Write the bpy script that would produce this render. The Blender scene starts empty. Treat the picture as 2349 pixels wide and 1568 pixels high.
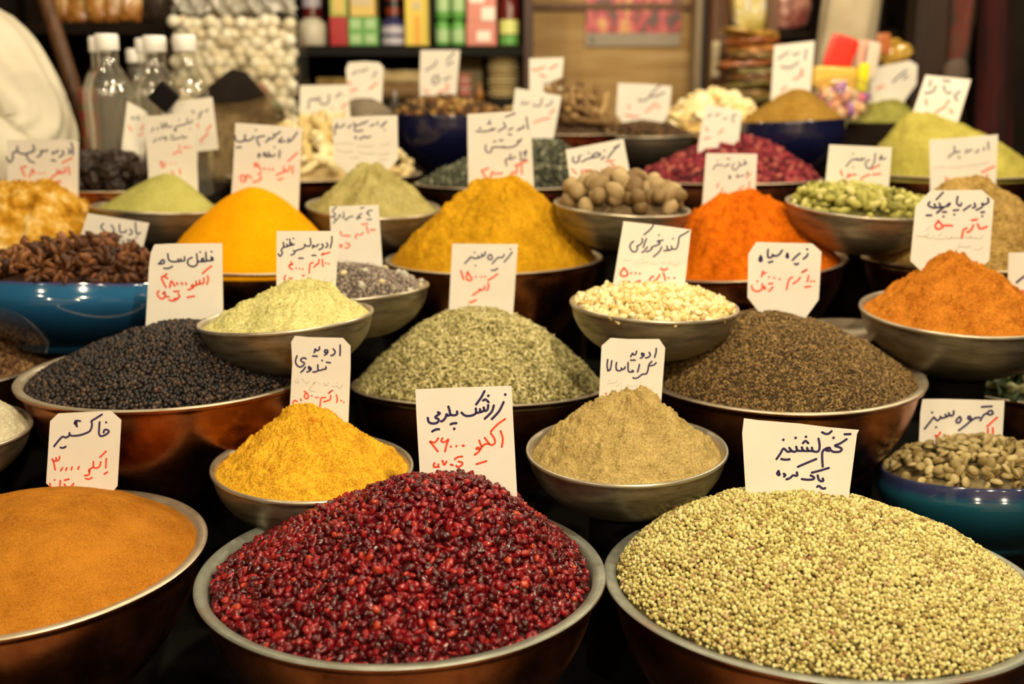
import bpy, bmesh, math, random
import numpy as np
from mathutils import Vector, Matrix, noise as mnoise

# ------------------------------------------------------------------ scene, camera, world, lamps
SC = bpy.context.scene
COL = SC.collection
SC.view_settings.view_transform = 'Standard'
SC.view_settings.look = 'None'
SC.view_settings.gamma = 1.0
SC.view_settings.exposure = 1.0
SC.view_settings.use_curve_mapping = False

FPX, CX, CY = 2600.0, 1174.5, 784.0          # focal length in pixels of the 2349 x 1568 frame
PITCH = math.radians(12.2)
EYE = Vector((0.0, 0.0, 1.25))
FWD = Vector((0, math.cos(PITCH), -math.sin(PITCH)))
UPV = Vector((0, math.sin(PITCH), math.cos(PITCH)))
cam = bpy.data.cameras.new('camera')
cam.sensor_width = 36.0
cam.lens = FPX / 2349.0 * 36.0
cam.clip_start = 0.05
cam.dof.use_dof = True
cam.dof.focus_distance = 0.88
cam.dof.aperture_fstop = 5.0
co = bpy.data.objects.new('camera', cam)
COL.objects.link(co)
co.location = EYE
co.rotation_euler = (math.pi / 2 - PITCH, 0, 0)
SC.camera = co

world = bpy.data.worlds.new('bazaar_air')
SC.world = world
world.use_nodes = True
world.node_tree.nodes['Background'].inputs[0].default_value = (1.0, 0.80, 0.55, 1)
world.node_tree.nodes['Background'].inputs[1].default_value = 0.012

def lamp(x, y, z, watts, r=0.03, col=(1.0, 0.83, 0.56)):
    l = bpy.data.lights.new('bulb_light', 'POINT')
    l.energy = watts
    l.color = col
    l.shadow_soft_size = r
    o = bpy.data.objects.new('bulb_light', l)
    COL.objects.link(o)
    o.location = (x, y, z)

lamp(0.30, 0.02, 1.95, 33)
lamp(-0.80, 0.05, 1.95, 7)
lamp(1.00, 0.15, 1.95, 6)
lamp(-0.65, -1.50, 2.10, 17)
lamp(0.75, -1.40, 2.00, 20)
lamp(0.10, 1.00, 2.00, 8)
lamp(0.62, 1.50, 1.85, 7)
lamp(-0.45, 1.55, 2.00, 6)
lamp(0.85, 1.55, 1.75, 4.5)
lamp(-0.10, 2.20, 1.90, 4.0)
lamp(0.75, 2.20, 1.95, 2.0)

def P(x, y, d):                               # pixel of the photograph + distance along the view -> point
    return EYE + d * (FWD + Vector(((x - CX) / FPX, 0, 0)) - UPV * ((y - CY) / FPX))

def ray_y(x, y, yw):                          # where the sight line of a pixel meets the upright plane y = yw
    v = P(x, y, 1.0) - EYE
    return EYE + v * (yw / v.y)

# ------------------------------------------------------------------ materials
def nodes(name):
    m = bpy.data.materials.new(name)
    m.use_nodes = True
    nt = m.node_tree
    return m, nt, nt.nodes['Principled BSDF']

def ramp(nt, fac, stops):
    r = nt.nodes.new('ShaderNodeValToRGB')
    e = r.color_ramp.elements
    while len(e) < len(stops):
        e.new(0.5)
    for el, (p, c) in zip(e, stops):
        el.position = p
        el.color = (*c, 1)
    nt.links.new(fac, r.inputs[0])
    return r.outputs[0]

def coords(nt, scale=(1, 1, 1)):
    t = nt.nodes.new('ShaderNodeTexCoord')
    mp = nt.nodes.new('ShaderNodeMapping')
    mp.inputs['Scale'].default_value = scale
    nt.links.new(t.outputs['Object'], mp.inputs[0])
    return mp.outputs[0]

def tex_noise(nt, vec, scale, detail=4, rough=0.6):
    n = nt.nodes.new('ShaderNodeTexNoise')
    n.inputs['Scale'].default_value = scale
    n.inputs['Detail'].default_value = detail
    n.inputs['Roughness'].default_value = rough
    nt.links.new(vec, n.inputs['Vector'])
    return n.outputs['Fac']

def bump(nt, b, h, strength, dist):
    n = nt.nodes.new('ShaderNodeBump')
    n.inputs['Strength'].default_value = strength
    n.inputs['Distance'].default_value = dist
    nt.links.new(h, n.inputs['Height'])
    nt.links.new(n.outputs[0], b.inputs['Normal'])

def plain(name, col, rough=0.6, metal=0.0, spec=0.5, coat=0.0):
    m, nt, b = nodes(name)
    b.inputs['Base Color'].default_value = (*col, 1)
    b.inputs['Roughness'].default_value = rough
    b.inputs['Metallic'].default_value = metal
    b.inputs['Specular IOR Level'].default_value = spec
    b.inputs['Coat Weight'].default_value = coat
    return m

def mottled(name, stops, scale=20, rough=0.7, metal=0.0, spec=0.4, stretch=(1, 1, 1), bmp=0.0, bscale=None, coat=0.0, detail=4):
    m, nt, b = nodes(name)
    v = coords(nt, stretch)
    f = tex_noise(nt, v, scale, detail)
    nt.links.new(ramp(nt, f, stops), b.inputs['Base Color'])
    b.inputs['Roughness'].default_value = rough
    b.inputs['Metallic'].default_value = metal
    b.inputs['Specular IOR Level'].default_value = spec
    b.inputs['Coat Weight'].default_value = coat
    if bmp:
        bump(nt, b, tex_noise(nt, v, bscale or scale * 3, 3), bmp, 0.002)
    return m

def powder(name, dark, light, grain=900, patch=28, strength=0.5):
    m, nt, b = nodes(name)                    # colour of the powder itself varies with its grains and crumbs
    v = coords(nt)
    a = tex_noise(nt, v, patch, 5, 0.7)
    g = tex_noise(nt, v, grain, 2, 0.5)
    mx = nt.nodes.new('ShaderNodeMath')
    mx.operation = 'MULTIPLY_ADD'
    mx.inputs[1].default_value = 0.55
    nt.links.new(g, mx.inputs[0])
    m2 = nt.nodes.new('ShaderNodeMath')
    m2.operation = 'MULTIPLY'
    m2.inputs[1].default_value = 0.45
    nt.links.new(a, m2.inputs[0])
    nt.links.new(m2.outputs[0], mx.inputs[2])
    nt.links.new(ramp(nt, mx.outputs[0], [(0.36, dark), (0.60, light)]), b.inputs['Base Color'])
    b.inputs['Roughness'].default_value = 1.0
    b.inputs['Specular IOR Level'].default_value = 0.05
    bump(nt, b, g, strength, 0.0012)
    return m

def grainy(name, stops, rough=0.5, spec=0.4, by='island', bmp=0.0, coat=0.0, sss=0.0):
    m, nt, b = nodes(name)                    # each grain has a colour of its own
    if by == 'island':
        g = nt.nodes.new('ShaderNodeNewGeometry')
        f = g.outputs['Random Per Island']
    else:
        g = nt.nodes.new('ShaderNodeObjectInfo')
        f = g.outputs['Random']
    nt.links.new(ramp(nt, f, stops), b.inputs['Base Color'])
    b.inputs['Roughness'].default_value = rough
    b.inputs['Specular IOR Level'].default_value = spec
    b.inputs['Coat Weight'].default_value = coat
    if bmp:
        bump(nt, b, tex_noise(nt, coords(nt), 400, 3), bmp, 0.001)
    return m

def copper_mat():
    m, nt, b = nodes('old_copper')
    v = coords(nt)
    f = tex_noise(nt, v, 9, 6, 0.7)
    nt.links.new(ramp(nt, f, [(0.30, (0.07, 0.026, 0.012)), (0.46, (0.34, 0.125, 0.052)), (0.70, (0.66, 0.28, 0.125))]), b.inputs['Base Color'])
    b.inputs['Metallic'].default_value = 1.0
    nt.links.new(ramp(nt, tex_noise(nt, v, 16, 4), [(0.3, (0.20,) * 3), (0.7, (0.42,) * 3)]), b.inputs['Roughness'])
    bump(nt, b, tex_noise(nt, v, 30, 2), 0.12, 0.004)
    return m

def tinned_mat(name, stops, rough=0.38, metal=0.9, stretch=(1, 1, 6)):
    m, nt, b = nodes(name)
    v = coords(nt, stretch)
    f = tex_noise(nt, v, 22, 6, 0.7)
    nt.links.new(ramp(nt, f, stops), b.inputs['Base Color'])
    b.inputs['Metallic'].default_value = metal
    b.inputs['Roughness'].default_value = rough
    bump(nt, b, f, 0.08, 0.002)
    return m

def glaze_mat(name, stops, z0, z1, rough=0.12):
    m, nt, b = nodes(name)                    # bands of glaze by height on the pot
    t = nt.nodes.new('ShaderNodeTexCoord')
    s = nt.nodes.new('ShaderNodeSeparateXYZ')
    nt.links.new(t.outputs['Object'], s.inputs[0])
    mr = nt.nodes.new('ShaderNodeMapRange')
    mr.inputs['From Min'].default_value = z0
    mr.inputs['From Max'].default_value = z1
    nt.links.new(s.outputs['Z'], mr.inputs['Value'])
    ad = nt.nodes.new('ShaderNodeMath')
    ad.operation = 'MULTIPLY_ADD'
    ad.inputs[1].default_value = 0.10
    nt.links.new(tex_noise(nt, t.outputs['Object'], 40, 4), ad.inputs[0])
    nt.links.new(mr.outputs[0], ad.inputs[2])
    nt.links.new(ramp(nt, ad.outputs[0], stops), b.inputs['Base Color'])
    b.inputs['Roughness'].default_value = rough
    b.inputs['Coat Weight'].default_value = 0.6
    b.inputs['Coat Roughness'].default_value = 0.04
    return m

COPPER = copper_mat()
TIN = tinned_mat('tinned_lip', [(0.3, (0.34, 0.26, 0.17)), (0.5, (0.56, 0.48, 0.35)), (0.75, (0.70, 0.63, 0.50))], 0.42, 0.7)
VERDI = tinned_mat('greened_tin_lip', [(0.3, (0.30, 0.17, 0.10)), (0.46, (0.23, 0.24, 0.20)), (0.75, (0.40, 0.41, 0.34))], 0.5, 0.6)
STEEL = tinned_mat('dull_tinned_metal', [(0.28, (0.10, 0.085, 0.06)), (0.5, (0.27, 0.235, 0.17)), (0.78, (0.42, 0.375, 0.29))], 0.40, 0.85)
PALELIP = tinned_mat('worn_pale_lip', [(0.3, (0.30, 0.26, 0.19)), (0.5, (0.50, 0.45, 0.35)), (0.78, (0.66, 0.61, 0.50))], 0.35, 0.75)
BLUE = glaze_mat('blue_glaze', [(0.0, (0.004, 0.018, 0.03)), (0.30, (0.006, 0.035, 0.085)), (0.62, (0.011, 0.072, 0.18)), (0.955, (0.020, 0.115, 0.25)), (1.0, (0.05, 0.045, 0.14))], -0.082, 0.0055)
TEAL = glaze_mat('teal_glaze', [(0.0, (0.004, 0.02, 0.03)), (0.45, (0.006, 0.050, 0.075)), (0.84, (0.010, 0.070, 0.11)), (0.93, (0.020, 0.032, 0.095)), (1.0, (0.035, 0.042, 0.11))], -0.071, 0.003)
NAVY = plain('navy_glaze', (0.006, 0.007, 0.035), 0.18, coat=0.5)
DARKWOOD = mottled('dark_stained_wood', [(0.3, (0.006, 0.0035, 0.002)), (0.7, (0.016, 0.008, 0.004))], 14, 0.8, spec=0.15, stretch=(1, 8, 8))
BROWNWOOD = mottled('brown_wood', [(0.3, (0.07, 0.025, 0.008)), (0.7, (0.20, 0.080, 0.025))], 10, 0.5, stretch=(8, 8, 0.8))
PAPER = mottled('white_card_paper', [(0.35, (0.74, 0.70, 0.62)), (0.65, (0.80, 0.765, 0.69))], 12, 0.8, spec=0.2)
INK_BLUE = plain('navy_marker_ink', (0.022, 0.014, 0.085), 0.6)
INK_RED = plain('red_marker_ink', (0.80, 0.075, 0.025), 0.6)
INK_PENCIL = plain('grey_pencil', (0.33, 0.30, 0.21), 0.8)
INK = {'b': ('blue_writing', INK_BLUE), 'r': ('red_writing', INK_RED), 'p': ('pencil_writing', INK_PENCIL)}

# ------------------------------------------------------------------ mesh helpers
def tag(o, label=None, cat=None, group=None, kind=None):
    for k, v in (('label', label), ('category', cat), ('group', group), ('kind', kind)):
        if v:
            o[k] = v
    return o

def link(name, me, mats=(), parent=None, loc=None):
    o = bpy.data.objects.new(name, me)
    COL.objects.link(o)
    if me is not None:
        for m in mats:
            me.materials.append(m)
    if parent:
        o.parent = parent
    if loc is not None:
        o.location = loc
    return o

def mesh_np(name, v, f, smooth=True):          # arrays of vertices and of equal-sided faces -> mesh
    v = np.asarray(v, np.float32)
    f = np.asarray(f, np.int32)
    me = bpy.data.meshes.new(name)
    n, k = f.shape
    me.vertices.add(len(v))
    me.vertices.foreach_set('co', v.ravel())
    me.loops.add(n * k)
    me.loops.foreach_set('vertex_index', f.ravel())
    me.polygons.add(n)
    me.polygons.foreach_set('loop_start', np.arange(0, n * k, k, dtype=np.int32))
    me.polygons.foreach_set('use_smooth', np.full(n, smooth))
    me.update(calc_edges=True)
    me.validate()
    return me

def bm_mesh(name, bm, smooth=False):
    me = bpy.data.meshes.new(name)
    bmesh.ops.recalc_face_normals(bm, faces=bm.faces[:])
    bm.to_mesh(me)
    bm.free()
    if smooth:
        me.polygons.foreach_set('use_smooth', np.full(len(me.polygons), True))
    return me

def add_box(bm, c, s, rot=None, bevel=0.0):
    r = bmesh.ops.create_cube(bm, size=1.0)
    vs = r['verts']
    M = Matrix.Translation(Vector(c)) @ (rot.to_4x4() if rot is not None else Matrix()) @ Matrix.Diagonal((*s, 1))
    bmesh.ops.transform(bm, matrix=M, verts=vs)
    if bevel:
        es = list({e for v in vs for e in v.link_edges})
        bmesh.ops.bevel(bm, geom=es, offset=bevel, segments=2, affect='EDGES', profile=0.6)

def box_obj(name, c, s, mat, parent=None, bevel=0.0, rot=None):
    bm = bmesh.new()
    add_box(bm, (0, 0, 0), s, rot, bevel)
    return link(name, bm_mesh(name, bm), [mat], parent, c)

def lathe(name, prof, seg=96, dent=0.0, seed=0, smooth=True):
    p = np.array(prof, float)
    n = len(p)
    a = np.linspace(0, 2 * math.pi, seg, endpoint=False)
    r = p[:, 0][:, None] * np.ones(seg)
    z = p[:, 1][:, None] * np.ones(seg)
    if dent:
        rng = np.random.default_rng(seed)
        ph = rng.uniform(0, 6.28, 6)
        w = sum(np.sin(a * k + ph[k]) / k for k in range(2, 6))
        w2 = sum(np.sin(a * (k + 1) + ph[k - 1]) / k for k in range(2, 6))
        r = r * (1 + dent * w)
        z = z + dent * 0.25 * w2 * p[:, 0][:, None]
    v = np.stack([r * np.cos(a), r * np.sin(a), z], -1).reshape(-1, 3)
    i = np.arange(n - 1)[:, None] * seg
    j = np.arange(seg)[None, :]
    j2 = (j + 1) % seg
    f = np.stack([i + j, i + j2, i + seg + j2, i + seg + j], -1).reshape(-1, 4)
    return mesh_np(name, v, f, smooth)

def ico(sub):
    bm = bmesh.new()
    bmesh.ops.create_icosphere(bm, subdivisions=sub, radius=1.0)
    v = np.array([x.co[:] for x in bm.verts])
    f = np.array([[q.index for q in t.verts] for t in bm.faces])
    bm.free()
    return v, f

def vnoise(p, seed=0):                         # value noise on points (n,3)
    q = np.floor(p).astype(np.int64)
    t = p - q
    t = t * t * (3 - 2 * t)
    def h(i):
        n = (i[:, 0] * 73856093) ^ (i[:, 1] * 19349663) ^ (i[:, 2] * 83492791) ^ (seed * 2654435761)
        n = (n ^ (n >> 13)) * 1274126177 & 0x7fffffff
        n = (n ^ (n >> 15)) & 0xffff
        return n / 65535.0
    out = 0
    for dx in (0, 1):
        for dy in (0, 1):
            for dz in (0, 1):
                w = (t[:, 0] if dx else 1 - t[:, 0]) * (t[:, 1] if dy else 1 - t[:, 1]) * (t[:, 2] if dz else 1 - t[:, 2])
                out = out + w * h(q + np.array([dx, dy, dz]))
    return out * 2 - 1

def fbm(p, octs=4, seed=0, gain=0.5):
    s, a = 0, 1.0
    for k in range(octs):
        s = s + a * vnoise(p * 2 ** k, seed + k)
        a *= gain
    return s

def wrinkled(sub, size, amp, freq, seed):      # a lumpy pebble-like body
    v, f = ico(sub)
    d = 1 + amp * fbm(v * freq + seed * 7.3, 3, seed)
    return v * d[:, None] * np.array(size), f

def spindle(L, r, rings, sides, bend=0.0):     # a seed that tapers to both ends
    v = [(-L / 2, 0, 0)]
    for k in range(rings):
        t = (k + 1) / (rings + 1)
        rr = r * math.sin(math.pi * t) ** 0.7
        for s in range(sides):
            a = 2 * math.pi * s / sides
            v.append((-L / 2 + L * t, rr * math.cos(a), rr * math.sin(a) + bend * (math.sin(math.pi * t) - 0.5)))
    v.append((L / 2, 0, 0))
    f = []
    for s in range(sides):
        s2 = (s + 1) % sides
        f.append((0, 1 + s2, 1 + s))
        for k in range(rings - 1):
            a, b = 1 + k * sides, 1 + (k + 1) * sides
            f.append((a + s, a + s2, b + s2))
            f.append((a + s, b + s2, b + s))
        a = 1 + (rings - 1) * sides
        f.append((a + s, a + s2, len(v) - 1))
    return np.array(v, float), np.array(f)

def tube_mesh(name, pts, radii, sides=10, cap=True):
    pts = [Vector(p) for p in pts]
    v, f = [], []
    n = len(pts)
    prev = None
    for i, p in enumerate(pts):
        t = (pts[min(i + 1, n - 1)] - pts[max(i - 1, 0)]).normalized()
        a = prev if prev is not None else (Vector((0, 0, 1)) if abs(t.z) < 0.9 else Vector((1, 0, 0)))
        a = (a - t * a.dot(t)).normalized()
        prev = a
        b = t.cross(a)
        for s in range(sides):
            q = 2 * math.pi * s / sides
            v.append(p + radii[i] * (math.cos(q) * a + math.sin(q) * b))
    for i in range(n - 1):
        for s in range(sides):
            s2 = (s + 1) % sides
            f.append((i * sides + s, i * sides + s2, (i + 1) * sides + s2, (i + 1) * sides + s))
    if cap:
        f.append(tuple(range(sides))[::-1])
        f.append(tuple((n - 1) * sides + s for s in range(sides)))
    me = bpy.data.meshes.new(name)
    me.from_pydata([tuple(q) for q in v], [], f)
    me.polygons.foreach_set('use_smooth', np.full(len(f), True))
    return me

# ------------------------------------------------------------------ bowls
BOWLS = {
    'khakshir': (0.1398, (-0.3821, 0.8318, 0.8981), (-0.0306, -0.0331)),
    'barberry': (0.1547, (-0.0835, 0.8082, 0.8971), (-0.0002, -0.0035)),
    'coriander': (0.1638, (0.234, 0.8032, 0.8912), (0.0047, 0.0095)),
    'garam': (0.0884, (0.1004, 0.954, 0.9482), (-0.0245, -0.0501)),
    'tandoori': (0.0884, (-0.1753, 0.9527, 0.933), (0.0295, -0.0329)),
    'pepper': (0.1463, (-0.3337, 1.085, 0.9856), (-0.0093, -0.0077)),
    'cumin': (0.143, (-0.0364, 1.2297, 0.9354), (0.0065, 0.0923)),
    'blackcumin': (0.1463, (0.277, 1.1429, 0.97), (-0.0108, -0.0288)),
    'lime': (0.0845, (-0.2183, 1.077, 1.0417), (-0.0648, 0.0143)),
    'basil': (0.0845, (-0.1762, 1.2404, 1.041), (-0.0635, 0.0318)),
    'yellow': (0.1398, (-0.0235, 1.4431, 1.0479), (-0.013, -0.003)),
    'gum': (0.0845, (0.1426, 1.1207, 1.046), (0.0313, -0.0197)),
    'nutmeg': (0.0845, (0.1352, 1.3964, 1.1184), (0.0591, -0.0437)),
    'orange': (0.13, (0.2943, 1.4376, 1.0433), (-0.0814, -0.0263)),
    'cardamom': (0.091, (0.4272, 1.3919, 1.1194), (0.0519, -0.0754)),
    'paprika': (0.1053, (0.4754, 1.1769, 1.0288), (-0.0022, -0.067)),
    'anise': (0.1202, (-0.5041, 1.2924, 1.044), (0.0328, 0.1244)),
    'turmeric': (0.1105, (-0.3279, 1.4255, 1.0455), (0.0217, 0.0001)),
    'sabzi': (0.0878, (-0.4714, 1.5198, 1.1058), (0.0464, 0.0135)),
    'mottled': (0.1365, (-0.6636, 1.501, 1.0466), (0.0202, 0.0073)),
    'garlicgreen': (0.091, (-0.188, 1.5408, 1.1046), (0.0456, -0.0724)),
    'tea': (0.1398, (-0.0125, 1.7836, 1.117), (0.003, 0.0094)),
    'ginger': (0.1625, (-0.3139, 1.9186, 1.1215), (-0.0072, 0.0029)),
    'navy': (0.104, (-0.1169, 2.1177, 1.2187), (0.007, -0.0148)),
    'navytwo': (0.1008, (0.509, 2.1134, 1.2068), (-0.0453, 0.0102)),
    'rosebud': (0.1527, (0.3409, 1.8284, 1.1201), (-0.0091, 0.0225)),
    'sticks': (0.0975, (0.0832, 1.9813, 1.1883), (0.0107, -0.0013)),
    'clove': (0.0943, (0.241, 2.1127, 1.183), (-0.0093, -0.0273)),
    'chips': (0.091, (0.3808, 2.1864, 1.1867), (-0.0028, -0.0054)),
    'green': (0.0845, (0.7453, 2.326, 1.1816), (-0.0059, 0.002)),
    'lightgreen': (0.1333, (0.6872, 1.7951, 1.1332), (-0.0025, -0.0056)),
    'brownseed': (0.1398, (0.5857, 1.4192, 1.0486), (0.0017, 0.035)),
    'hemp': (0.143, (-0.6629, 1.2588, 0.9522), (-0.0254, -0.0288)),
    'cream': (0.0813, (-0.5058, 0.9509, 0.9681), (0.0561, -0.0277)),
    'coffee': (0.091, (0.4529, 1.0523, 0.8959), (-0.0399, 0.1118)),
    'pods': (0.13, (0.6239, 1.315, 0.9168), (0.0195, 0.0255)),
    'limes': (0.0813, (-0.5828, 1.6349, 1.1217), (0.0181, 0.0069)),
}

def frame(tilt):                               # local axes of a bowl that leans a little
    n = Vector((tilt[0], tilt[1], 1)).normalized()
    a = Vector((0, 1, 0)).cross(n).normalized()
    b = n.cross(a)
    return Matrix((a, b, n)).transposed()

def copper_profile(R):
    D = 0.80 * R
    out, inn = [], []
    rb, ri = 0.50 * R, 0.955 * R
    for k in range(15):
        t = k / 14
        r = rb + (ri - rb) * (math.sin(math.pi / 2 * t) ** 0.92)
        out.append((r, -D + D * t))
    body = [(0, -D), (rb * 0.6, -D)] + out[:-1] + [(ri, -0.003), (R * 0.985, -0.0035), (R, -0.0015), (R * 1.0, 0.0006)]
    lip = [(R * 1.0, 0.0006), (R * 0.996, 0.0014), (R * 0.988, 0.002), (ri - 0.002, 0.0005)]
    for k in range(13, 3, -1):
        lip.append((out[k][0] - 0.0035, out[k][1] + 0.001))
    return body, lip, D

def steel_profile(R):
    D = 0.60 * R
    rb = 0.36 * R
    out = []
    for k in range(17):
        t = k / 16
        r = rb + (R * 0.975 - rb) * (math.sin(math.pi / 2 * t) ** 0.75)
        out.append((r, -D + D * t ** 1.25))
    body = [(0, -D), (rb * 0.8, -D)] + out[:-1] + [(R * 0.975, -0.0025)]
    lip = [(R * 0.975, -0.0025), (R * 0.995, -0.0022), (R, -0.0005), (R * 0.995, 0.0012), (R * 0.97, 0.0012)]
    for k in range(15, 2, -1):
        lip.append((out[k][0] - 0.003, out[k][1] + 0.001))
    return body, lip, D

def pot_profile(R, deep=0.62, foot=0.45, bulge=1.03):
    D = deep * R
    prof = [(0, -D), (foot * R, -D), (foot * R, -D + 0.006), (foot * R * 1.02, -D + 0.008)]
    for k in range(1, 15):
        t = k / 15
        r = foot * R + (R * bulge - foot * R) * math.sin(math.pi / 2 * min(1, t * 1.25)) ** 0.9
        if t > 0.8:
            r -= (bulge - 0.985) * R * (t - 0.8) / 0.2
        prof.append((r, -D + 0.008 + (D - 0.010) * t))
    prof += [(R * 0.99, -0.001), (R * 0.985, 0.0015), (R * 0.955, 0.001)]
    for t in (0.8, 0.5, 0.3):
        prof.append((R * (0.55 + 0.38 * t), -D * (1 - t)))
    return prof, D

BASE = {}
def make_bowl(key, kind, label, lip_mat=None):
    R, c, tilt = BOWLS[key]
    M = Matrix.Translation(c) @ frame(tilt).to_4x4()
    seed = sum(map(ord, key))
    if kind in ('copper', 'steel'):
        body, lip, D = copper_profile(R) if kind == 'copper' else steel_profile(R)
        root = link('copper_bowl' if kind == 'copper' else 'metal_bowl', None)
        root.empty_display_size = 0.02
        root.matrix_world = M
        link('bowl_body', lathe('bowl_body', body, 112, 0.003, seed), [COPPER if kind == 'copper' else STEEL], root)
        o = link('tinned_lip', lathe('tinned_lip', lip, 112, 0.003, seed), [lip_mat or (TIN if kind == 'copper' else PALELIP)], root)
        tag(root, label, 'bowl', 'copper bowls of the stall' if kind == 'copper' else 'small metal bowls of the stall')
    else:
        deep, foot, mat = {'blue': (0.66, 0.52, BLUE), 'teal': (0.78, 0.62, TEAL), 'navy': (1.05, 0.42, NAVY)}[kind]
        prof, D = pot_profile(R, deep, foot, 1.03 if kind != 'navy' else 1.0)
        root = link('ceramic_bowl', lathe('ceramic_bowl', prof, 112), [mat])
        root.matrix_world = M
        tag(root, label, 'bowl', 'glazed ceramic bowls of the stall')
    BASE[key] = (c[2] - D, (0.42 if kind == 'steel' else 0.5) * R)
    return root

# ------------------------------------------------------------------ heaps
class Heap:
    def __init__(s, key, peak, oy=0.0, e=0.35, k=1.0, fill=0.93, sink=0.006, amp=0.0, freq=30.0, seed=1, ridge=0.0, gain=0.55, gully=0.0):
        s.key = key
        s.R, s.c, s.t = BOWLS[key]
        s.rf = s.R * fill
        s.sink = sink
        p = ray_y(peak[0], peak[1], s.c[1] + oy)
        s.px, s.py = p.x - s.c[0], oy
        d = math.hypot(s.px, s.py)
        if d > 0.7 * s.rf:
            s.px *= 0.7 * s.rf / d
            s.py *= 0.7 * s.rf / d
        s.h = p.z - (s.c[2] - sink - s.t[0] * s.px - s.t[1] * s.py)
        s.e, s.k, s.amp, s.freq, s.seed, s.ridge, s.gain, s.gully = e, k, amp, freq, seed, ridge, gain, gully

    def rho(s, x, y):
        dx, dy = x - s.px, y - s.py
        d2 = dx * dx + dy * dy + 1e-12
        b = s.px * dx + s.py * dy
        cc = s.px ** 2 + s.py ** 2 - s.rf ** 2
        t = (-b + np.sqrt(np.maximum(b * b - d2 * cc, 0))) / d2       # p0 + t*(p-p0) reaches the edge
        return np.clip(1 / np.maximum(t, 1e-6), 0, 1.2)

    def z(s, x, y, rough=True):
        r = s.rho(x, y)
        g = 1 - (np.sqrt(r * r + s.e ** 2) - s.e) / (math.sqrt(1 + s.e ** 2) - s.e)
        g = np.where(g > 0, np.maximum(g, 1e-9) ** s.k, g * 0.5)
        z = s.h * g - s.sink - s.t[0] * x - s.t[1] * y
        if rough and s.amp:
            p = np.stack([x, y, z * 1.0], -1)
            n = fbm(p * s.freq, 5, s.seed, s.gain)
            if s.ridge:
                n = n + s.ridge * (0.5 - np.abs(fbm(p * s.freq * 1.7 + 9, 3, s.seed + 5))) * 2
            z = z + s.amp * n * np.clip((1.02 - r) * 8, 0.15, 1)
        if rough and s.gully:                  # runnels where the powder slid down the cone
            th = np.arctan2(y - s.py, x - s.px)
            q = np.stack([np.cos(th) * 3.2, np.sin(th) * 3.2, r * 1.6], -1)
            w = fbm(q + s.seed, 4, s.seed + 50, 0.6)
            z = z + s.gully * w * np.clip(r * 5, 0, 1) * np.clip((1.0 - r) * 5, 0, 1)
        return z

    def world(s, x, y, z):
        return np.stack([x, y, z], -1)

GRAINS = {}
def heap_mesh(name, h, mat, label, nr=110, na=220, cat='spice', lower=0.0, kind='stuff'):
    r = np.linspace(0, 1, nr) ** 0.8 * h.rf * 1.01
    a = np.linspace(0, 2 * math.pi, na, endpoint=False)
    x = (r[:, None] * np.cos(a)).ravel()
    y = (r[:, None] * np.sin(a)).ravel()
    z = h.z(x, y) - lower
    v = np.stack([x, y, z], -1)
    # closed underside a little below the surface, inside the bowl
    vb = np.stack([h.rf * 0.80 * np.cos(a), h.rf * 0.80 * np.sin(a), np.full(na, -0.22 * h.R)], -1)
    v = np.concatenate([v, vb])
    i = np.arange(nr)[:, None] * na
    j = np.arange(na)[None]
    j2 = (j + 1) % na
    i = i[:-1]
    f = np.stack([i + j, i + na + j, i + na + j2, i + j2], -1).reshape(-1, 4)
    k = (nr - 1) * na
    f2 = np.stack([k + j[0], k + na + j[0], k + na + j2[0], k + j2[0]], -1)
    me = mesh_np(name, v, np.concatenate([f, f2]))
    if name in GRAINS:                         # the mass of grains below the loose top ones is a part of the same heap
        return link('inner_grains', me, [mat], GRAINS[name])
    return tag(link(name, me, [mat], None, h.c), label, cat, None, kind)

def rot_mats(n, rng, nrm=None, flat=0.0):
    # random frames; flat=1 lays the long axis along the slope
    if nrm is None:
        nrm = rng.normal(size=(n, 3))
    else:
        nrm = nrm + (1 - flat) * rng.normal(size=(n, 3))
    nrm /= np.linalg.norm(nrm, axis=1)[:, None]
    a = rng.normal(size=(n, 3))
    a -= nrm * (a * nrm).sum(1)[:, None]
    a /= np.linalg.norm(a, axis=1)[:, None]
    b = np.cross(nrm, a)
    return np.stack([a, b, nrm], -1)

def surface_points(h, step, rng, jitter=0.5, lim=0.985, keep=None):
    n = int(h.rf * 2 / step) + 2
    gx, gy = np.meshgrid(np.arange(n), np.arange(int(n / 0.87) + 1))
    x = -h.rf + (gx + 0.5 * (gy % 2)) * step
    y = -h.rf + gy * step * 0.87
    x = (x + rng.uniform(-jitter, jitter, x.shape) * step).ravel()
    y = (y + rng.uniform(-jitter, jitter, y.shape) * step).ravel()
    m = np.hypot(x, y) < h.rf * lim
    x, y = x[m], y[m]
    z = h.z(x, y)
    d = step * 0.6
    gxn = (h.z(x + d, y) - h.z(x - d, y)) / (2 * d)
    gyn = (h.z(x, y + d) - h.z(x, y - d)) / (2 * d)
    nrm = np.stack([-gxn, -gyn, np.ones_like(x)], -1)
    # steeper places need more grains per plan area
    s = np.linalg.norm(nrm, axis=1)
    nrm /= s[:, None]
    return x, y, z, nrm

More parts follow.
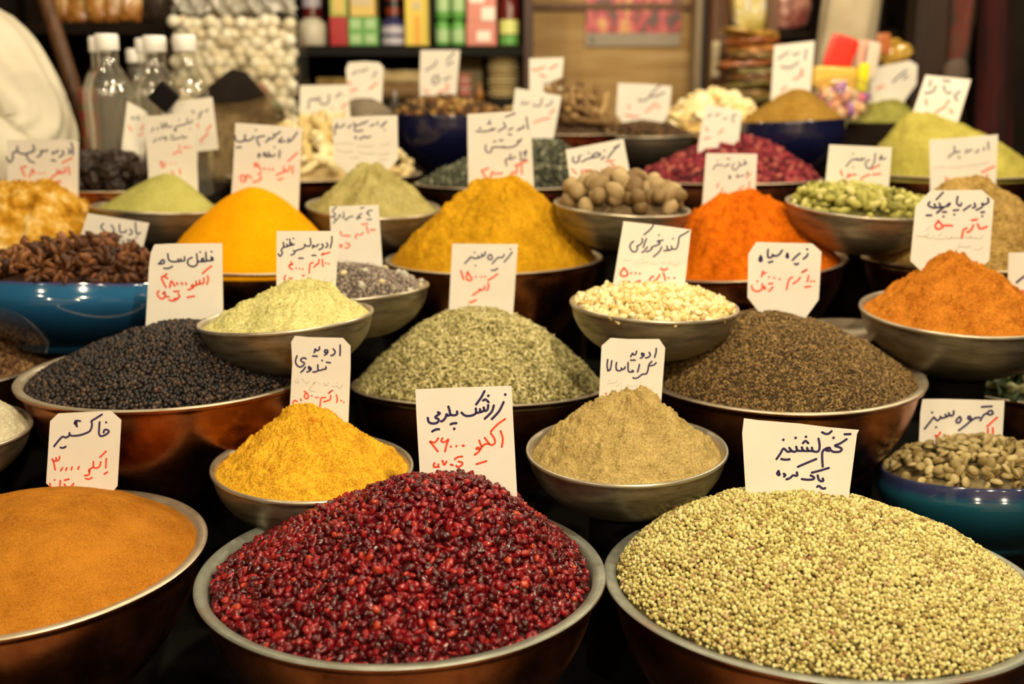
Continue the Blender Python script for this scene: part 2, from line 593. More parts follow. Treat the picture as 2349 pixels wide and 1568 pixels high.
def grains(name, h, protos, step, mat, label, rng_seed=3, lift=0.0, layers=((0, 1.0),), size=(0.85, 1.15), flat=0.3, jitter=0.45, lim=0.985, cat='spice', merge=None):
    rng = np.random.default_rng(rng_seed)
    V, Fc = [], []
    off = 0
    for dz, mul in layers:
        x, y, z, nrm = surface_points(h, step * mul, rng, jitter, lim)
        n = len(x)
        pos = np.stack([x, y, z], -1) + nrm * (lift + dz)[..., None] if np.ndim(lift) else np.stack([x, y, z], -1) + nrm * (lift + dz)
        which = rng.integers(0, len(protos), n)
        Rm = rot_mats(n, rng, nrm, flat)
        sc = rng.uniform(size[0], size[1], n)
        for k, (pv, pf) in enumerate(protos):
            m = which == k
            c = int(m.sum())
            if not c:
                continue
            vv = np.einsum('nij,vj->nvi', Rm[m] * sc[m][:, None, None], pv) + pos[m][:, None, :]
            V.append(vv.reshape(-1, 3))
            Fc.append((pf[None] + (np.arange(c) * len(pv))[:, None, None] + off).reshape(-1, 3))
            off += c * len(pv)
    o = link(name, mesh_np(name, np.concatenate(V), np.concatenate(Fc)), [mat], None, h.c)
    tag(o, label, cat, None, 'stuff')
    GRAINS[name] = o
    return o

def proto_mesh(name, pv, pf, mat):
    me = mesh_np(name, pv, pf)
    me.materials.append(mat)
    return me

def pieces(name, h, protos, n, mind, label, cat, group, seed=5, lift=0.0, flat=0.3, size=(0.85, 1.15), lim=0.93, layers=1, dz=0.0, ymax=None):
    """single things lying on a heap: each an object of its own, sharing mesh data"""
    rng = np.random.default_rng(seed)
    made = 0
    for L in range(layers):
        pts = []
        tries = 0
        want = n // layers
        while len(pts) < want and tries < want * 60:
            tries += 1
            a, r = rng.uniform(0, 2 * math.pi), math.sqrt(rng.uniform()) * h.rf * (lim - 0.12 * L)
            p = (r * math.cos(a), r * math.sin(a))
            if ymax is not None and p[1] > ymax:
                continue
            if all((p[0] - q[0]) ** 2 + (p[1] - q[1]) ** 2 > mind * mind for q in pts):
                pts.append(p)
        if not pts:
            continue
        x = np.array([p[0] for p in pts])
        y = np.array([p[1] for p in pts])
        z = h.z(x, y, False)
        d = 0.004
        nrm = np.stack([-(h.z(x + d, y, False) - h.z(x - d, y, False)) / (2 * d), -(h.z(x, y + d, False) - h.z(x, y - d, False)) / (2 * d), np.ones_like(x)], -1)
        nrm /= np.linalg.norm(nrm, axis=1)[:, None]
        Rm = rot_mats(len(x), rng, nrm, flat)
        pos = np.stack([x, y, z], -1) + nrm * (lift + dz * L)
        for i in range(len(x)):
            o = bpy.data.objects.new(name, protos[rng.integers(0, len(protos))])
            COL.objects.link(o)
            M = Matrix([list(r) for r in Rm[i]]).to_4x4()
            o.matrix_world = Matrix.Translation(Vector(h.c) + Vector(pos[i])) @ M @ Matrix.Scale(float(rng.uniform(*size)), 4)
            tag(o, label, cat, group)
            made += 1
    return made

# ------------------------------------------------------------------ cards
def smooth_line(p, closed=False):
    if len(p) < 3:
        return p
    out = []
    n = len(p)
    for i in range(n - 1):
        p0, p1, p2, p3 = p[max(i - 1, 0)], p[i], p[i + 1], p[min(i + 2, n - 1)]
        for k in range(5):
            t = k / 5
            out.append(tuple(0.5 * (2 * b + (c - a) * t + (2 * a - 5 * b + 4 * c - d) * t * t + (3 * b - a - 3 * c + d) * t ** 3)
                             for a, b, c, d in zip(p0, p1, p2, p3)))
    out.append(p[-1])
    return out

def stroke(bm, pts, w, z):
    pts = smooth_line(pts)
    ring = []
    def disc(c, r):
        vs = [bm.verts.new((c[0] + r * math.cos(2 * math.pi * k / 10), c[1] + r * math.sin(2 * math.pi * k / 10), z)) for k in range(10)]
        bm.faces.new(vs)
    if len(pts) == 1:
        disc(pts[0], w * 0.6)
        return
    L = R = None
    for i, p in enumerate(pts):
        a, b = pts[max(i - 1, 0)], pts[min(i + 1, len(pts) - 1)]
        dx, dy = b[0] - a[0], b[1] - a[1]
        l = math.hypot(dx, dy) or 1e-9
        nx, ny = -dy / l * w / 2, dx / l * w / 2
        l2, r2 = bm.verts.new((p[0] + nx, p[1] + ny, z)), bm.verts.new((p[0] - nx, p[1] - ny, z))
        if L:
            bm.faces.new((L, R, r2, l2))
        L, R = l2, r2
    disc(pts[0], w / 2)
    disc(pts[-1], w / 2)

def card(key, oy, reg, poly, inks, label, lean=6.0, yaw=0.0, y_abs=None, paper=None):
    """reg = (x0, y0, scale) of the close-up the outline and the handwriting were measured in"""
    x0, y0, sc = reg
    l, q = math.radians(lean), math.radians(yaw)
    n = Vector((math.sin(q) * math.cos(l), -math.cos(q) * math.cos(l), math.sin(l)))
    px = [(x0 + a / sc, y0 + b / sc) for a, b in poly]
    mx = sum(p[0] for p in px) / len(px)
    my = sum(p[1] for p in px) / len(px)
    yw = y_abs if y_abs is not None else BOWLS[key][1][1] + oy
    o0 = ray_y(mx, my, yw)
    u = Vector((0, 0, 1)).cross(n).normalized()
    v = n.cross(u)
    def on(p):
        d = P(p[0], p[1], 1.0) - EYE
        t = (o0 - EYE).dot(n) / d.dot(n)
        w = EYE + d * t - o0
        return (w.dot(u), w.dot(v))
    dist = (o0 - EYE).dot(FWD)
    bm = bmesh.new()
    vs = [bm.verts.new((*on(p), 0)) for p in px]
    f = bm.faces.new(vs)
    if f.normal.z < 0:
        f.normal_flip()
    r = bmesh.ops.extrude_face_region(bm, geom=[f])
    bmesh.ops.translate(bm, verts=[e for e in r['geom'] if isinstance(e, bmesh.types.BMVert)], vec=(0, 0, -0.0004))
    o = link('price_card', bm_mesh('price_card', bm), [paper or PAPER])
    o.matrix_world = Matrix.Translation(o0) @ Matrix((u, v, n)).transposed().to_4x4()
    tag(o, label, 'price card', 'handwritten price cards')
    for ink in 'brp':
        if ink not in inks:
            continue
        w, txt = inks[ink]
        wm = w / sc * dist / FPX * (0.55 if ink == 'p' else 1.0 if dist < 1.25 else 0.85)
        bm = bmesh.new()
        for s in txt.split(';'):
            pts = [tuple(float(t) for t in q.split(',')) for q in s.split()]
            if pts:
                stroke(bm, [on((x0 + a / sc, y0 + b / sc)) for a, b in pts], wm, 0.00025)
        nm, mt = INK[ink]
        me = bpy.data.meshes.new(nm)
        bm.to_mesh(me)
        bm.free()
        link(nm, me, [mt], o)
    return o

# ------------------------------------------------------------------ the bowls of the stall
make_bowl('khakshir', 'copper', 'wide copper bowl full of smooth orange-brown fine seed', None)
make_bowl('barberry', 'copper', 'wide copper bowl with greenish tinned lip full of dark red barberries', VERDI)
make_bowl('coriander', 'copper', 'widest copper bowl, heaped with pale green-yellow coriander seeds', VERDI)
make_bowl('pepper', 'copper', 'copper bowl with pale lip full of black peppercorns')
make_bowl('cumin', 'copper', 'copper bowl full of greenish cumin seeds, behind the barberries')
make_bowl('blackcumin', 'copper', 'copper bowl full of dark brown caraway-like seeds')
make_bowl('yellow', 'copper', 'copper bowl under the tall mustard-yellow powder cone')
make_bowl('orange', 'copper', 'copper bowl under the bright orange-red powder cone')
make_bowl('turmeric', 'copper', 'copper bowl under the smooth vivid yellow turmeric cone')
make_bowl('mottled', 'copper', 'copper bowl under the amber and cream mottled heap')
make_bowl('tea', 'copper', 'copper bowl of grey-green dried leaves behind the mustard-yellow cone')
make_bowl('ginger', 'copper', 'copper bowl of cream dried ginger roots')
make_bowl('rosebud', 'copper', 'copper bowl of crimson dried rosebuds')
make_bowl('lightgreen', 'copper', 'dark copper bowl under the big light green powder mound')
make_bowl('brownseed', 'copper', 'copper bowl of coarse brown powder behind the clipped paprika card')
make_bowl('hemp', 'copper', 'copper bowl of small glossy brown seeds below the blue ceramic bowl')
make_bowl('pods', 'copper', 'dark copper bowl of green leaves and pale pods under the paprika bowl')
make_bowl('limes', 'copper', 'small copper bowl of black dried limes')
make_bowl('sticks', 'copper', 'copper bowl of brown root sticks in the back row')
make_bowl('chips', 'copper', 'copper bowl of bright cream-yellow chips in the back row')
make_bowl('green', 'copper', 'copper bowl under the small olive green mound in the back row')
make_bowl('garam', 'steel', 'dull metal bowl holding the tan powder cone')
make_bowl('tandoori', 'steel', 'dull metal bowl holding the lumpy yellow-orange powder')
make_bowl('lime', 'steel', 'tilted dull metal bowl of pale lemon-green powder')
make_bowl('basil', 'steel', 'dull metal bowl of grey seeds with white lumps')
make_bowl('gum', 'steel', 'dull metal bowl of creamy white gum lumps')
make_bowl('nutmeg', 'steel', 'dull metal bowl piled with whole nutmegs')
make_bowl('cardamom', 'steel', 'dull metal bowl of green cardamom pods')
make_bowl('paprika', 'steel', 'big dull metal bowl under the rough orange paprika cone')
make_bowl('sabzi', 'steel', 'dull metal bowl under the smooth pale green cone')
make_bowl('garlicgreen', 'steel', 'dull metal bowl under the rough grey-green cone')
make_bowl('cream', 'steel', 'dull metal bowl of cream powder cut by the left photo edge')
make_bowl('clove', 'steel', 'dark metal bowl of brown cloves in the back row')
make_bowl('anise', 'blue', 'large glossy blue bowl of brown star anise')
make_bowl('coffee', 'teal', 'glossy teal bowl with violet rim holding green coffee beans')
make_bowl('navy', 'navy', 'deep navy bowl of brown dried flowers')
make_bowl('navytwo', 'navy', 'navy bowl under the brown powder cone in the back row')

# ------------------------------------------------------------------ powders
H = {}
H['khakshir'] = Heap('khakshir', (60, 1152), 0.02, 1.3, 0.84, 0.945, 0.004, 0.0022, 22, 3)
heap_mesh('fine_seed_heap', H['khakshir'], powder('fine_orange_seed', (0.24, 0.075, 0.006), (0.5, 0.2, 0.022), 1100, 20, 0.55), 'smooth low dome of fine orange-brown seed in the front copper bowl', 130, 260)

H['tandoori'] = Heap('tandoori', (705, 924), 0.005, 0.07, 1.05, 0.95, 0.004, 0.0028, 75, 11, 0.30, 0.72, 0.004)
heap_mesh('yellow_spice_heap', H['tandoori'], powder('tandoori_powder', (0.36, 0.155, 0.008), (0.82, 0.47, 0.034), 700, 60, 0.7), 'lumpy yellow-orange powder cone behind the barberries', 170, 320)

H['garam'] = Heap('garam', (1448, 894), 0.006, 0.22, 0.92, 0.93, 0.006, 0.0028, 80, 12, 0.30, 0.74, 0.005)
heap_mesh('tan_spice_heap', H['garam'], powder('garam_masala_powder', (0.22, 0.15, 0.045), (0.52, 0.39, 0.15), 700, 50, 0.7), 'tan powder cone in the metal bowl in front of the dark brown seeds', 170, 320)

H['lime'] = Heap('lime', (700, 640), 0.0, 0.16, 1.08, 0.96, 0.004, 0.0020, 70, 13, 0.0, 0.72, 0.004)
heap_mesh('lemon_pepper_heap', H['lime'], powder('lemon_pepper_powder', (0.3612, 0.3182, 0.0946), (0.6880, 0.6450, 0.2838), 420, 40, 0.9), 'pale lemon-green powder cone above the peppercorns', 140, 280)

H['paprika'] = Heap('paprika', (2188, 580), 0.004, 0.06, 1.0, 0.95, 0.004, 0.0034, 66, 14, 0.35, 0.72, 0.005)
heap_mesh('paprika_heap', H['paprika'], powder('paprika_powder', (0.24, 0.06, 0.004), (0.6, 0.22, 0.024), 650, 50, 0.7), 'rough orange paprika cone in the big metal bowl', 170, 320)

H['yellow'] = Heap('yellow', (1145, 410), 0.0, 0.30, 0.80, 0.945, 0.005, 0.0040, 44, 15, 0.35, 0.70, 0.006)
heap_mesh('mustard_yellow_heap', H['yellow'], powder('meat_spice_powder', (0.3096, 0.1419, 0.0034), (0.6364, 0.3440, 0.0129), 500, 34, 0.6), 'tall mustard-yellow powder cone at the centre of the stall', 140, 280)

H['turmeric'] = Heap('turmeric', (585, 431), 0.0, 0.34, 0.78, 0.985, 0.002, 0.0012, 24, 16)
heap_mesh('turmeric_heap', H['turmeric'], powder('turmeric_powder', (0.7, 0.27, 0.001), (0.88, 0.385, 0.002), 500, 20, 0.4), 'smooth vivid yellow turmeric cone', 120, 240)

H['orange'] = Heap('orange', (1690, 444), 0.0, 0.30, 0.85, 0.945, 0.005, 0.0038, 50, 17, 0.3, 0.70, 0.006)
heap_mesh('red_pepper_heap', H['orange'], powder('red_pepper_powder', (0.32, 0.052, 0.001), (0.72, 0.165, 0.005), 500, 36, 0.6), 'bright orange-red pepper powder cone', 140, 280)

H['sabzi'] = Heap('sabzi', (385, 397), 0.0, 0.26, 1.12, 0.94, 0.004, 0.0010, 30, 18)
heap_mesh('pale_green_heap', H['sabzi'], powder('salad_herb_powder', (0.2924, 0.2752, 0.0645), (0.4730, 0.4472, 0.1333), 500, 24, 0.4), 'smooth pale green powder cone with a pointed top', 110, 220)

H['garlicgreen'] = Heap('garlicgreen', (850, 376), 0.0, 0.16, 0.98, 0.94, 0.004, 0.0030, 60, 19, 0.25, 0.68, 0.006)
heap_mesh('grey_green_heap', H['garlicgreen'], powder('mushroom_garlic_powder', (0.2322, 0.1978, 0.0602), (0.4730, 0.4085, 0.1591), 500, 40, 0.6), 'rough grey-green powder cone in the metal bowl left of the mustard-yellow cone', 120, 240)

H['mottled'] = Heap('mottled', (85, 420), 0.0, 1.2, 0.72, 0.97, 0.0, 0.0065, 46, 20, 0.4, 0.68)
heap_mesh('amber_spice_heap', H['mottled'], mottled('amber_and_cream_crumbs', [(0.30, (0.22, 0.085, 0.004)), (0.47, (0.46, 0.225, 0.014)), (0.56, (0.58, 0.34, 0.06)), (0.68, (0.74, 0.56, 0.26))], 48, 1.0, spec=0.1, bmp=0.6, detail=6), 'amber and cream mottled crumbly heap at the left photo edge', 130, 260)

H['lightgreen'] = Heap('lightgreen', (2105, 264), 0.0, 0.75, 0.85, 0.97, 0.003, 0.0045, 24, 21, 0.3)
heap_mesh('light_green_heap', H['lightgreen'], powder('light_green_powder', (0.25, 0.215, 0.035), (0.43, 0.38, 0.085), 400, 26, 0.5), 'big light green powder mound near the right side', 120, 240)

H['green'] = Heap('green', (2045, 226), 0.0, 0.9, 0.8, 0.97, 0.002, 0.0030, 40, 22)
heap_mesh('olive_green_heap', H['green'], powder('olive_herb_powder', (0.18, 0.18, 0.035), (0.42, 0.4, 0.1), 300, 30, 0.7), 'small olive green mound in the back row', 80, 160)

H['brownseed'] = Heap('brownseed', (2215, 405), 0.0, 0.35, 0.95, 0.96, 0.003, 0.0036, 40, 23, 0.25)
heap_mesh('brown_spice_heap', H['brownseed'], powder('coarse_brown_powder', (0.1290, 0.0688, 0.0155), (0.3956, 0.2623, 0.0817), 260, 40, 0.8), 'coarse brown powder cone behind the clipped paprika card', 120, 240)

H['navytwo'] = Heap('navytwo', (1832, 203), 0.0, 0.30, 1.0, 0.96, 0.003, 0.0026, 34, 24, 0.3)
heap_mesh('dark_tan_heap', H['navytwo'], powder('dark_tan_powder', (0.2064, 0.1032, 0.0138), (0.4042, 0.2365, 0.0473), 300, 30, 0.5), 'dark tan powder cone in the navy bowl of the back row', 90, 180)

H['cream'] = Heap('cream', (-120, 880), 0.0, 0.4, 0.95, 0.95, 0.004, 0.003, 60, 25, 0.3)
heap_mesh('cream_powder_heap', H['cream'], powder('cream_powder', (0.3523, 0.3058, 0.1855), (0.5759, 0.5287, 0.3765), 500, 40, 0.5), 'cream powder heap cut by the left photo edge', 120, 240)

# ------------------------------------------------------------------ seeds and berries too many to count
H['barberry'] = Heap('barberry', (1040, 1102), 0.0, 0.35, 0.92, 0.925, 0.006, 0.0022, 60, 31)
BERRY = grainy('dried_barberry', [(0.0, (0.035, 0.001, 0.002)), (0.35, (0.085, 0.002, 0.005)), (0.75, (0.19, 0.005, 0.009)), (0.95, (0.30, 0.012, 0.012)), (1.0, (0.40, 0.045, 0.014))], 0.24, 0.45, bmp=0.45, coat=0.15)
grains('barberry_heap', H['barberry'], [wrinkled(3 if i < 4 else 2, (0.0031 + 0.0006 * (i % 3), 0.0023 + 0.0003 * (i % 2), 0.0020), 0.28, 2.1, i) for i in range(7)], 0.0045, BERRY,
       'large glossy heap of dark red barberries in the front copper bowl', 31, 0.0, ((-0.0022, 0.95), (0.0013, 1.25)), (0.85, 1.25), 0.15, 0.5)
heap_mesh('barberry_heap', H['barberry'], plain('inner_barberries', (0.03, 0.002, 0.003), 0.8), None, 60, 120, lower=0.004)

H['coriander'] = Heap('coriander', (1800, 1144), 0.03, 1.1, 0.70, 0.945, 0.004, 0.0022, 55, 32)
CORI = grainy('coriander_seed', [(0.0, (0.20, 0.13, 0.03)), (0.12, (0.36, 0.28, 0.085)), (0.5, (0.56, 0.50, 0.175)), (0.88, (0.68, 0.64, 0.29)), (0.96, (0.50, 0.36, 0.20)), (1.0, (0.30, 0.14, 0.05))], 0.6, 0.3)
cv, cf = ico(2)
grains('coriander_seed_heap', H['coriander'], [(cv * np.array((0.00172, 0.00168, 0.00165)), cf), (cv * np.array((0.00155, 0.0015, 0.0016)), cf), (cv * np.array((0.0013, 0.0013, 0.0014)), cf)], 0.00275, CORI,
       'very large low dome of pale green-yellow coriander seeds', 32, 0.0, ((-0.0011, 1.0), (0.0008, 1.3)), (0.88, 1.12), 0.3, 0.42)
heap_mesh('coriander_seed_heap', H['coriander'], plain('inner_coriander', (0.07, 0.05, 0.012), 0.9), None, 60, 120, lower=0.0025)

H['pepper'] = Heap('pepper', (432, 742), 0.02, 0.7, 0.85, 0.93, 0.006, 0.0016, 60, 33)
PEPPER = grainy('black_peppercorn', [(0.0, (0.006, 0.005, 0.006)), (0.5, (0.018, 0.014, 0.014)), (0.85, (0.045, 0.028, 0.018)), (1.0, (0.10, 0.055, 0.03))], 0.45, 0.4, bmp=0.5)
grains('peppercorn_heap', H['pepper'], [wrinkled(2, (0.0023,) * 3, 0.10, 2.0, i) for i in range(4)], 0.0040, PEPPER,
       'dome of black peppercorns in the pale lipped copper bowl', 33, 0.0, ((-0.0012, 1.0), (0.0010, 1.2)), (0.85, 1.12), 0.0, 0.42)
heap_mesh('peppercorn_heap', H['pepper'], plain('inner_pepper', (0.006, 0.005, 0.005), 0.9), None, 50, 100, lower=0.0025)

H['cumin'] = Heap('cumin', (1095, 704), 0.0, 0.55, 0.85, 0.955, 0.003, 0.0016, 46, 34)
CUMIN = grainy('cumin_seed', [(0.0, (0.10, 0.08, 0.025)), (0.25, (0.31, 0.265, 0.10)), (0.6, (0.50, 0.445, 0.19)), (0.9, (0.68, 0.61, 0.31)), (1.0, (0.80, 0.73, 0.42))], 0.7, 0.25)
grains('cumin_seed_heap', H['cumin'], [spindle(0.0078, 0.00105, 3, 6, 0.0006), spindle(0.0066, 0.0009, 3, 6, -0.0005), spindle(0.0088, 0.0010, 3, 6, 0.0009)], 0.0029, CUMIN,
       'broad cone of greenish cumin seeds behind the barberry card', 34, 0.0008, ((0, 1.0), (0.0008, 1.15)), (0.8, 1.15), 0.55, 0.5)
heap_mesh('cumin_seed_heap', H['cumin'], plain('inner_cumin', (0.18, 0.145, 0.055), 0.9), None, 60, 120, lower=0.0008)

H['blackcumin'] = Heap('blackcumin', (1742, 720), 0.005, 0.60, 0.85, 0.94, 0.005, 0.0022, 46, 35)
BCUM = grainy('black_cumin_seed', [(0.0, (0.028, 0.016, 0.007)), (0.4, (0.12, 0.075, 0.028)), (0.8, (0.30, 0.185, 0.065)), (1.0, (0.46, 0.31, 0.12))], 0.7, 0.25)
grains('black_cumin_heap', H['blackcumin'], [spindle(0.0052, 0.00062, 2, 5, 0.0004), spindle(0.0044, 0.00058, 2, 5, -0.0003)], 0.0020, BCUM,
       'dark brown cone of thin caraway-like seeds', 35, 0.0006, ((0, 1.0), (0.0007, 1.2)), (0.8, 1.2), 0.5, 0.5)
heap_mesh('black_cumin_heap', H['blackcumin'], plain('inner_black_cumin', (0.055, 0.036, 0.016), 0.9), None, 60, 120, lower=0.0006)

H['gum'] = Heap('gum', (1500, 664), 0.0, 0.8, 0.7, 0.95, 0.003, 0.0015, 60, 36)
GUM = grainy('gum_lump', [(0.0, (0.52, 0.34, 0.08)), (0.35, (0.74, 0.62, 0.28)), (0.75, (0.84, 0.76, 0.48)), (1.0, (0.72, 0.52, 0.16))], 0.45, 0.4)
grains('gum_lump_heap', H['gum'], [wrinkled(2, (0.0040 + 0.0009 * (i % 3), 0.0031, 0.0028), 0.45, 2.0, i + 20) for i in range(7)], 0.0052, GUM,
       'heap of creamy white gum lumps in the metal bowl', 36, 0.0, ((-0.001, 1.0), (0.0022, 1.3)), (0.7, 1.15), 0.1, 0.5)
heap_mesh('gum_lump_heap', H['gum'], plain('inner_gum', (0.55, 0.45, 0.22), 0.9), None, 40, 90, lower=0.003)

H['basil'] = Heap('basil', (775, 606), 0.0, 0.6, 0.9, 0.96, 0.003, 0.001, 60, 37)
BASIL = grainy('basil_seed', [(0.0, (0.05, 0.035, 0.03)), (0.6, (0.20, 0.15, 0.12)), (1.0, (0.42, 0.35, 0.28))], 0.4, 0.5)
b1v, b1f = ico(1)
grains('basil_seed_heap', H['basil'], [(b1v * 0.0016, b1f), (b1v * np.array((0.002, 0.0013, 0.0013)), b1f)], 0.0026, BASIL,
       'heap of grey basil seeds in the metal bowl behind the pale lemon-green cone', 37, 0.0004, ((0, 1.0),), (0.8, 1.2), 0.2, 0.5)
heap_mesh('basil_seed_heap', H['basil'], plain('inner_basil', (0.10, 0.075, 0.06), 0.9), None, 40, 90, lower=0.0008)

H['hemp'] = Heap('hemp', (-60, 792), 0.0, 0.7, 0.9, 0.95, 0.004, 0.001, 60, 38)
HEMP = grainy('brown_seed', [(0.0, (0.07, 0.03, 0.012)), (0.5, (0.20, 0.095, 0.035)), (1.0, (0.42, 0.24, 0.10))], 0.35, 0.5)
grains('brown_seed_heap', H['hemp'], [(b1v * np.array((0.0028, 0.0018, 0.0016)), b1f)], 0.0034, HEMP,
       'heap of small glossy brown seeds below the blue bowl', 38, 0.0004, ((0, 1.0),), (0.8, 1.2), 0.3, 0.5)
heap_mesh('brown_seed_heap', H['hemp'], plain('inner_brown_seed', (0.07, 0.03, 0.012), 0.9), None, 40, 90, lower=0.0012)

H['tea'] = Heap('tea', (1275, 326), 0.0, 0.7, 0.85, 0.95, 0.003, 0.002, 40, 39)
TEA = grainy('grey_green_leaf', [(0.0, (0.018, 0.020, 0.012)), (0.5, (0.070, 0.075, 0.048)), (0.85, (0.16, 0.165, 0.105)), (1.0, (0.30, 0.29, 0.19))], 0.7, 0.3)
grains('dried_leaf_heap', H['tea'], [wrinkled(2, (0.0052, 0.0026, 0.0016), 0.30, 1.6, i + 40) for i in range(5)], 0.0058, TEA,
       'heap of curled grey-green dried leaves behind the mustard-yellow cone', 39, 0.001, ((-0.001, 1.0), (0.001, 1.2)), (0.8, 1.2), 0.2, 0.5)
heap_mesh('dried_leaf_heap', H['tea'], plain('inner_leaves', (0.02, 0.022, 0.014), 0.9), None, 40, 90, lower=0.003)

H['rosebud'] = Heap('rosebud', (1705, 322), 0.0, 0.50, 1.0, 0.95, 0.003, 0.002, 40, 40)
ROSE = grainy('dried_rosebud', [(0.0, (0.05, 0.005, 0.008)), (0.4, (0.16, 0.012, 0.022)), (0.8, (0.30, 0.034, 0.050)), (1.0, (0.42, 0.13, 0.09))], 0.75, 0.25)
def bud(seed):
    v, f = ico(3)
    d = 1 + 0.22 * fbm(v * np.array((1.2, 3.2, 3.2)) + seed * 5.1, 3, seed)
    return v * d[:, None] * np.array((0.0060, 0.0042, 0.0042)) * (1 - 0.25 * v[:, :1]), f
grains('rosebud_heap', H['rosebud'], [bud(i) for i in range(5)], 0.0072, ROSE,
       'wide heap of crimson dried rosebuds', 40, 0.001, ((-0.002, 1.0), (0.003, 1.2)), (0.75, 1.2), 0.1, 0.5)
heap_mesh('rosebud_heap', H['rosebud'], plain('inner_rosebuds', (0.06, 0.008, 0.012), 0.9), None, 40, 90, lower=0.005)

H['clove'] = Heap('clove', (1480, 282), 0.0, 0.9, 0.8, 0.94, 0.003, 0.001, 40, 41)
CLOVE = grainy('dried_clove', [(0.0, (0.020, 0.010, 0.005)), (0.6, (0.085, 0.045, 0.018)), (1.0, (0.22, 0.12, 0.05))], 0.7, 0.3)
grains('clove_heap', H['clove'], [wrinkled(1, (0.0062, 0.0022, 0.0022), 0.2, 2, i) for i in range(3)], 0.0060, CLOVE,
       'heap of dark brown cloves in the dark metal bowl of the back row', 41, 0.001, ((0, 1.0),), (0.8, 1.2), 0.2, 0.5)
heap_mesh('clove_heap', H['clove'], plain('inner_cloves', (0.02, 0.01, 0.005), 0.9), None, 30, 80, lower=0.002)

H['navy'] = Heap('navy', (1020, 226), 0.0, 0.8, 0.8, 0.96, 0.002, 0.002, 40, 42)
FLOW = grainy('dried_flower', [(0.0, (0.018, 0.010, 0.005)), (0.4, (0.075, 0.035, 0.012)), (0.8, (0.24, 0.11, 0.03)), (1.0, (0.50, 0.32, 0.10))], 0.6, 0.3)
grains('dried_flower_heap', H['navy'], [wrinkled(2, (0.0072, 0.0052, 0.0045), 0.35, 1.4, i + 60) for i in range(5)], 0.0085, FLOW,
       'heap of brown dried flowers in the deep navy bowl', 42, 0.001, ((-0.002, 1.0), (0.003, 1.3)), (0.7, 1.2), 0.1, 0.5)
heap_mesh('dried_flower_heap', H['navy'], plain('inner_flowers', (0.02, 0.01, 0.005), 0.9), None, 30, 80, lower=0.004)

# ------------------------------------------------------------------ things one can count, each of its own
NUTM = grainy('nutmeg_shell', [(0.0, (0.15, 0.085, 0.028)), (0.5, (0.30, 0.20, 0.085)), (1.0, (0.46, 0.34, 0.165))], 0.55, 0.35, by='object', bmp=0.3)
H['nutmeg'] = Heap('nutmeg', (1440, 425), 0.0, 0.9, 0.7, 0.93, 0.008, 0.003, 50, 50)
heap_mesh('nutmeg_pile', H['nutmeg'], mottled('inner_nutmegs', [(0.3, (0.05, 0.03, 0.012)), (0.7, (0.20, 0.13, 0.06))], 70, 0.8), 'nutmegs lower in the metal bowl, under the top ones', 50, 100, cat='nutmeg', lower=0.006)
NP = [proto_mesh('nutmeg', *wrinkled(3, (0.0130, 0.0100, 0.0098), 0.08, 1.5, i), NUTM) for i in range(4)]
pieces('nutmeg', H['nutmeg'], NP, 62, 0.0165, 'whole brown nutmeg in the pile in the metal bowl', 'nutmeg', 'nutmegs in the metal bowl', 50, 0.002, 0.2, (0.85, 1.10), 0.90, 2, 0.010)

CARD = grainy('green_cardamom_pod', [(0.0, (0.14, 0.13, 0.02)), (0.4, (0.32, 0.30, 0.055)), (0.8, (0.48, 0.45, 0.115)), (1.0, (0.60, 0.53, 0.22))], 0.65, 0.3, by='object', bmp=0.3)
H['cardamom'] = Heap('cardamom', (1960, 442), 0.0, 0.9, 0.75, 0.93, 0.004, 0.002, 50, 51)
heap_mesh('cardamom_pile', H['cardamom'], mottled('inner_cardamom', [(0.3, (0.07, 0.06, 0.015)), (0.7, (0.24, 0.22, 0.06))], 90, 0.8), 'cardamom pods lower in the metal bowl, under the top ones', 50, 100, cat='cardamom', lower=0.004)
def pod(L, r, seed):
    v, f = spindle(L, r, 7, 9)
    a = np.arctan2(v[:, 2], v[:, 1])
    k = 1 + 0.16 * np.cos(3 * a + seed) + 0.05 * np.cos(9 * a)
    v[:, 1] *= k
    v[:, 2] *= k
    return v, f
CP = [proto_mesh('cardamom_pod', *pod(0.0170 + 0.0015 * i, 0.0042, i), CARD) for i in range(3)]
pieces('cardamom_pod', H['cardamom'], CP, 290, 0.0068, 'green cardamom pod in the heaped metal bowl', 'cardamom pod', 'cardamom pods in the metal bowl', 51, 0.002, 0.30, (0.8, 1.15), 0.97, 2, 0.006, 0.06)

COFF = grainy('green_coffee_bean', [(0.0, (0.22, 0.155, 0.052)), (0.5, (0.36, 0.275, 0.11)), (1.0, (0.50, 0.405, 0.19))], 0.5, 0.35, by='object')
H['coffee'] = Heap('coffee', (2235, 1022), 0.0, 0.9, 0.8, 0.945, 0.003, 0.0015, 50, 52)
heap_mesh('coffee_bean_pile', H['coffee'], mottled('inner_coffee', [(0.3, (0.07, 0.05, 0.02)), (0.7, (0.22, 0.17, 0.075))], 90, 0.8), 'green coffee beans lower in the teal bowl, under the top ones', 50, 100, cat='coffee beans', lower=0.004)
def bean(seed):
    v, f = ico(3)
    v = v.copy()
    flat = v[:, 2] < 0
    v[flat, 2] *= 0.45
    g = np.exp(-(v[:, 1] / 0.16) ** 2) * flat
    v[:, 2] += 0.42 * g
    v[:, 2] += 0
    v = v * np.array((0.0064, 0.0047, 0.0038)) * (1 + 0.05 * fbm(v * 1.4 + seed * 3, 2, seed))[:, None]
    return v, f
BP = [proto_mesh('coffee_bean', *bean(i), COFF) for i in range(3)]
pieces('coffee_bean', H['coffee'], BP, 298, 0.0072, 'pale green unroasted coffee bean in the teal bowl', 'coffee bean', 'coffee beans in the teal bowl', 52, 0.001, 0.0, (0.85, 1.1), 0.97, 2, 0.0045, 0.055)

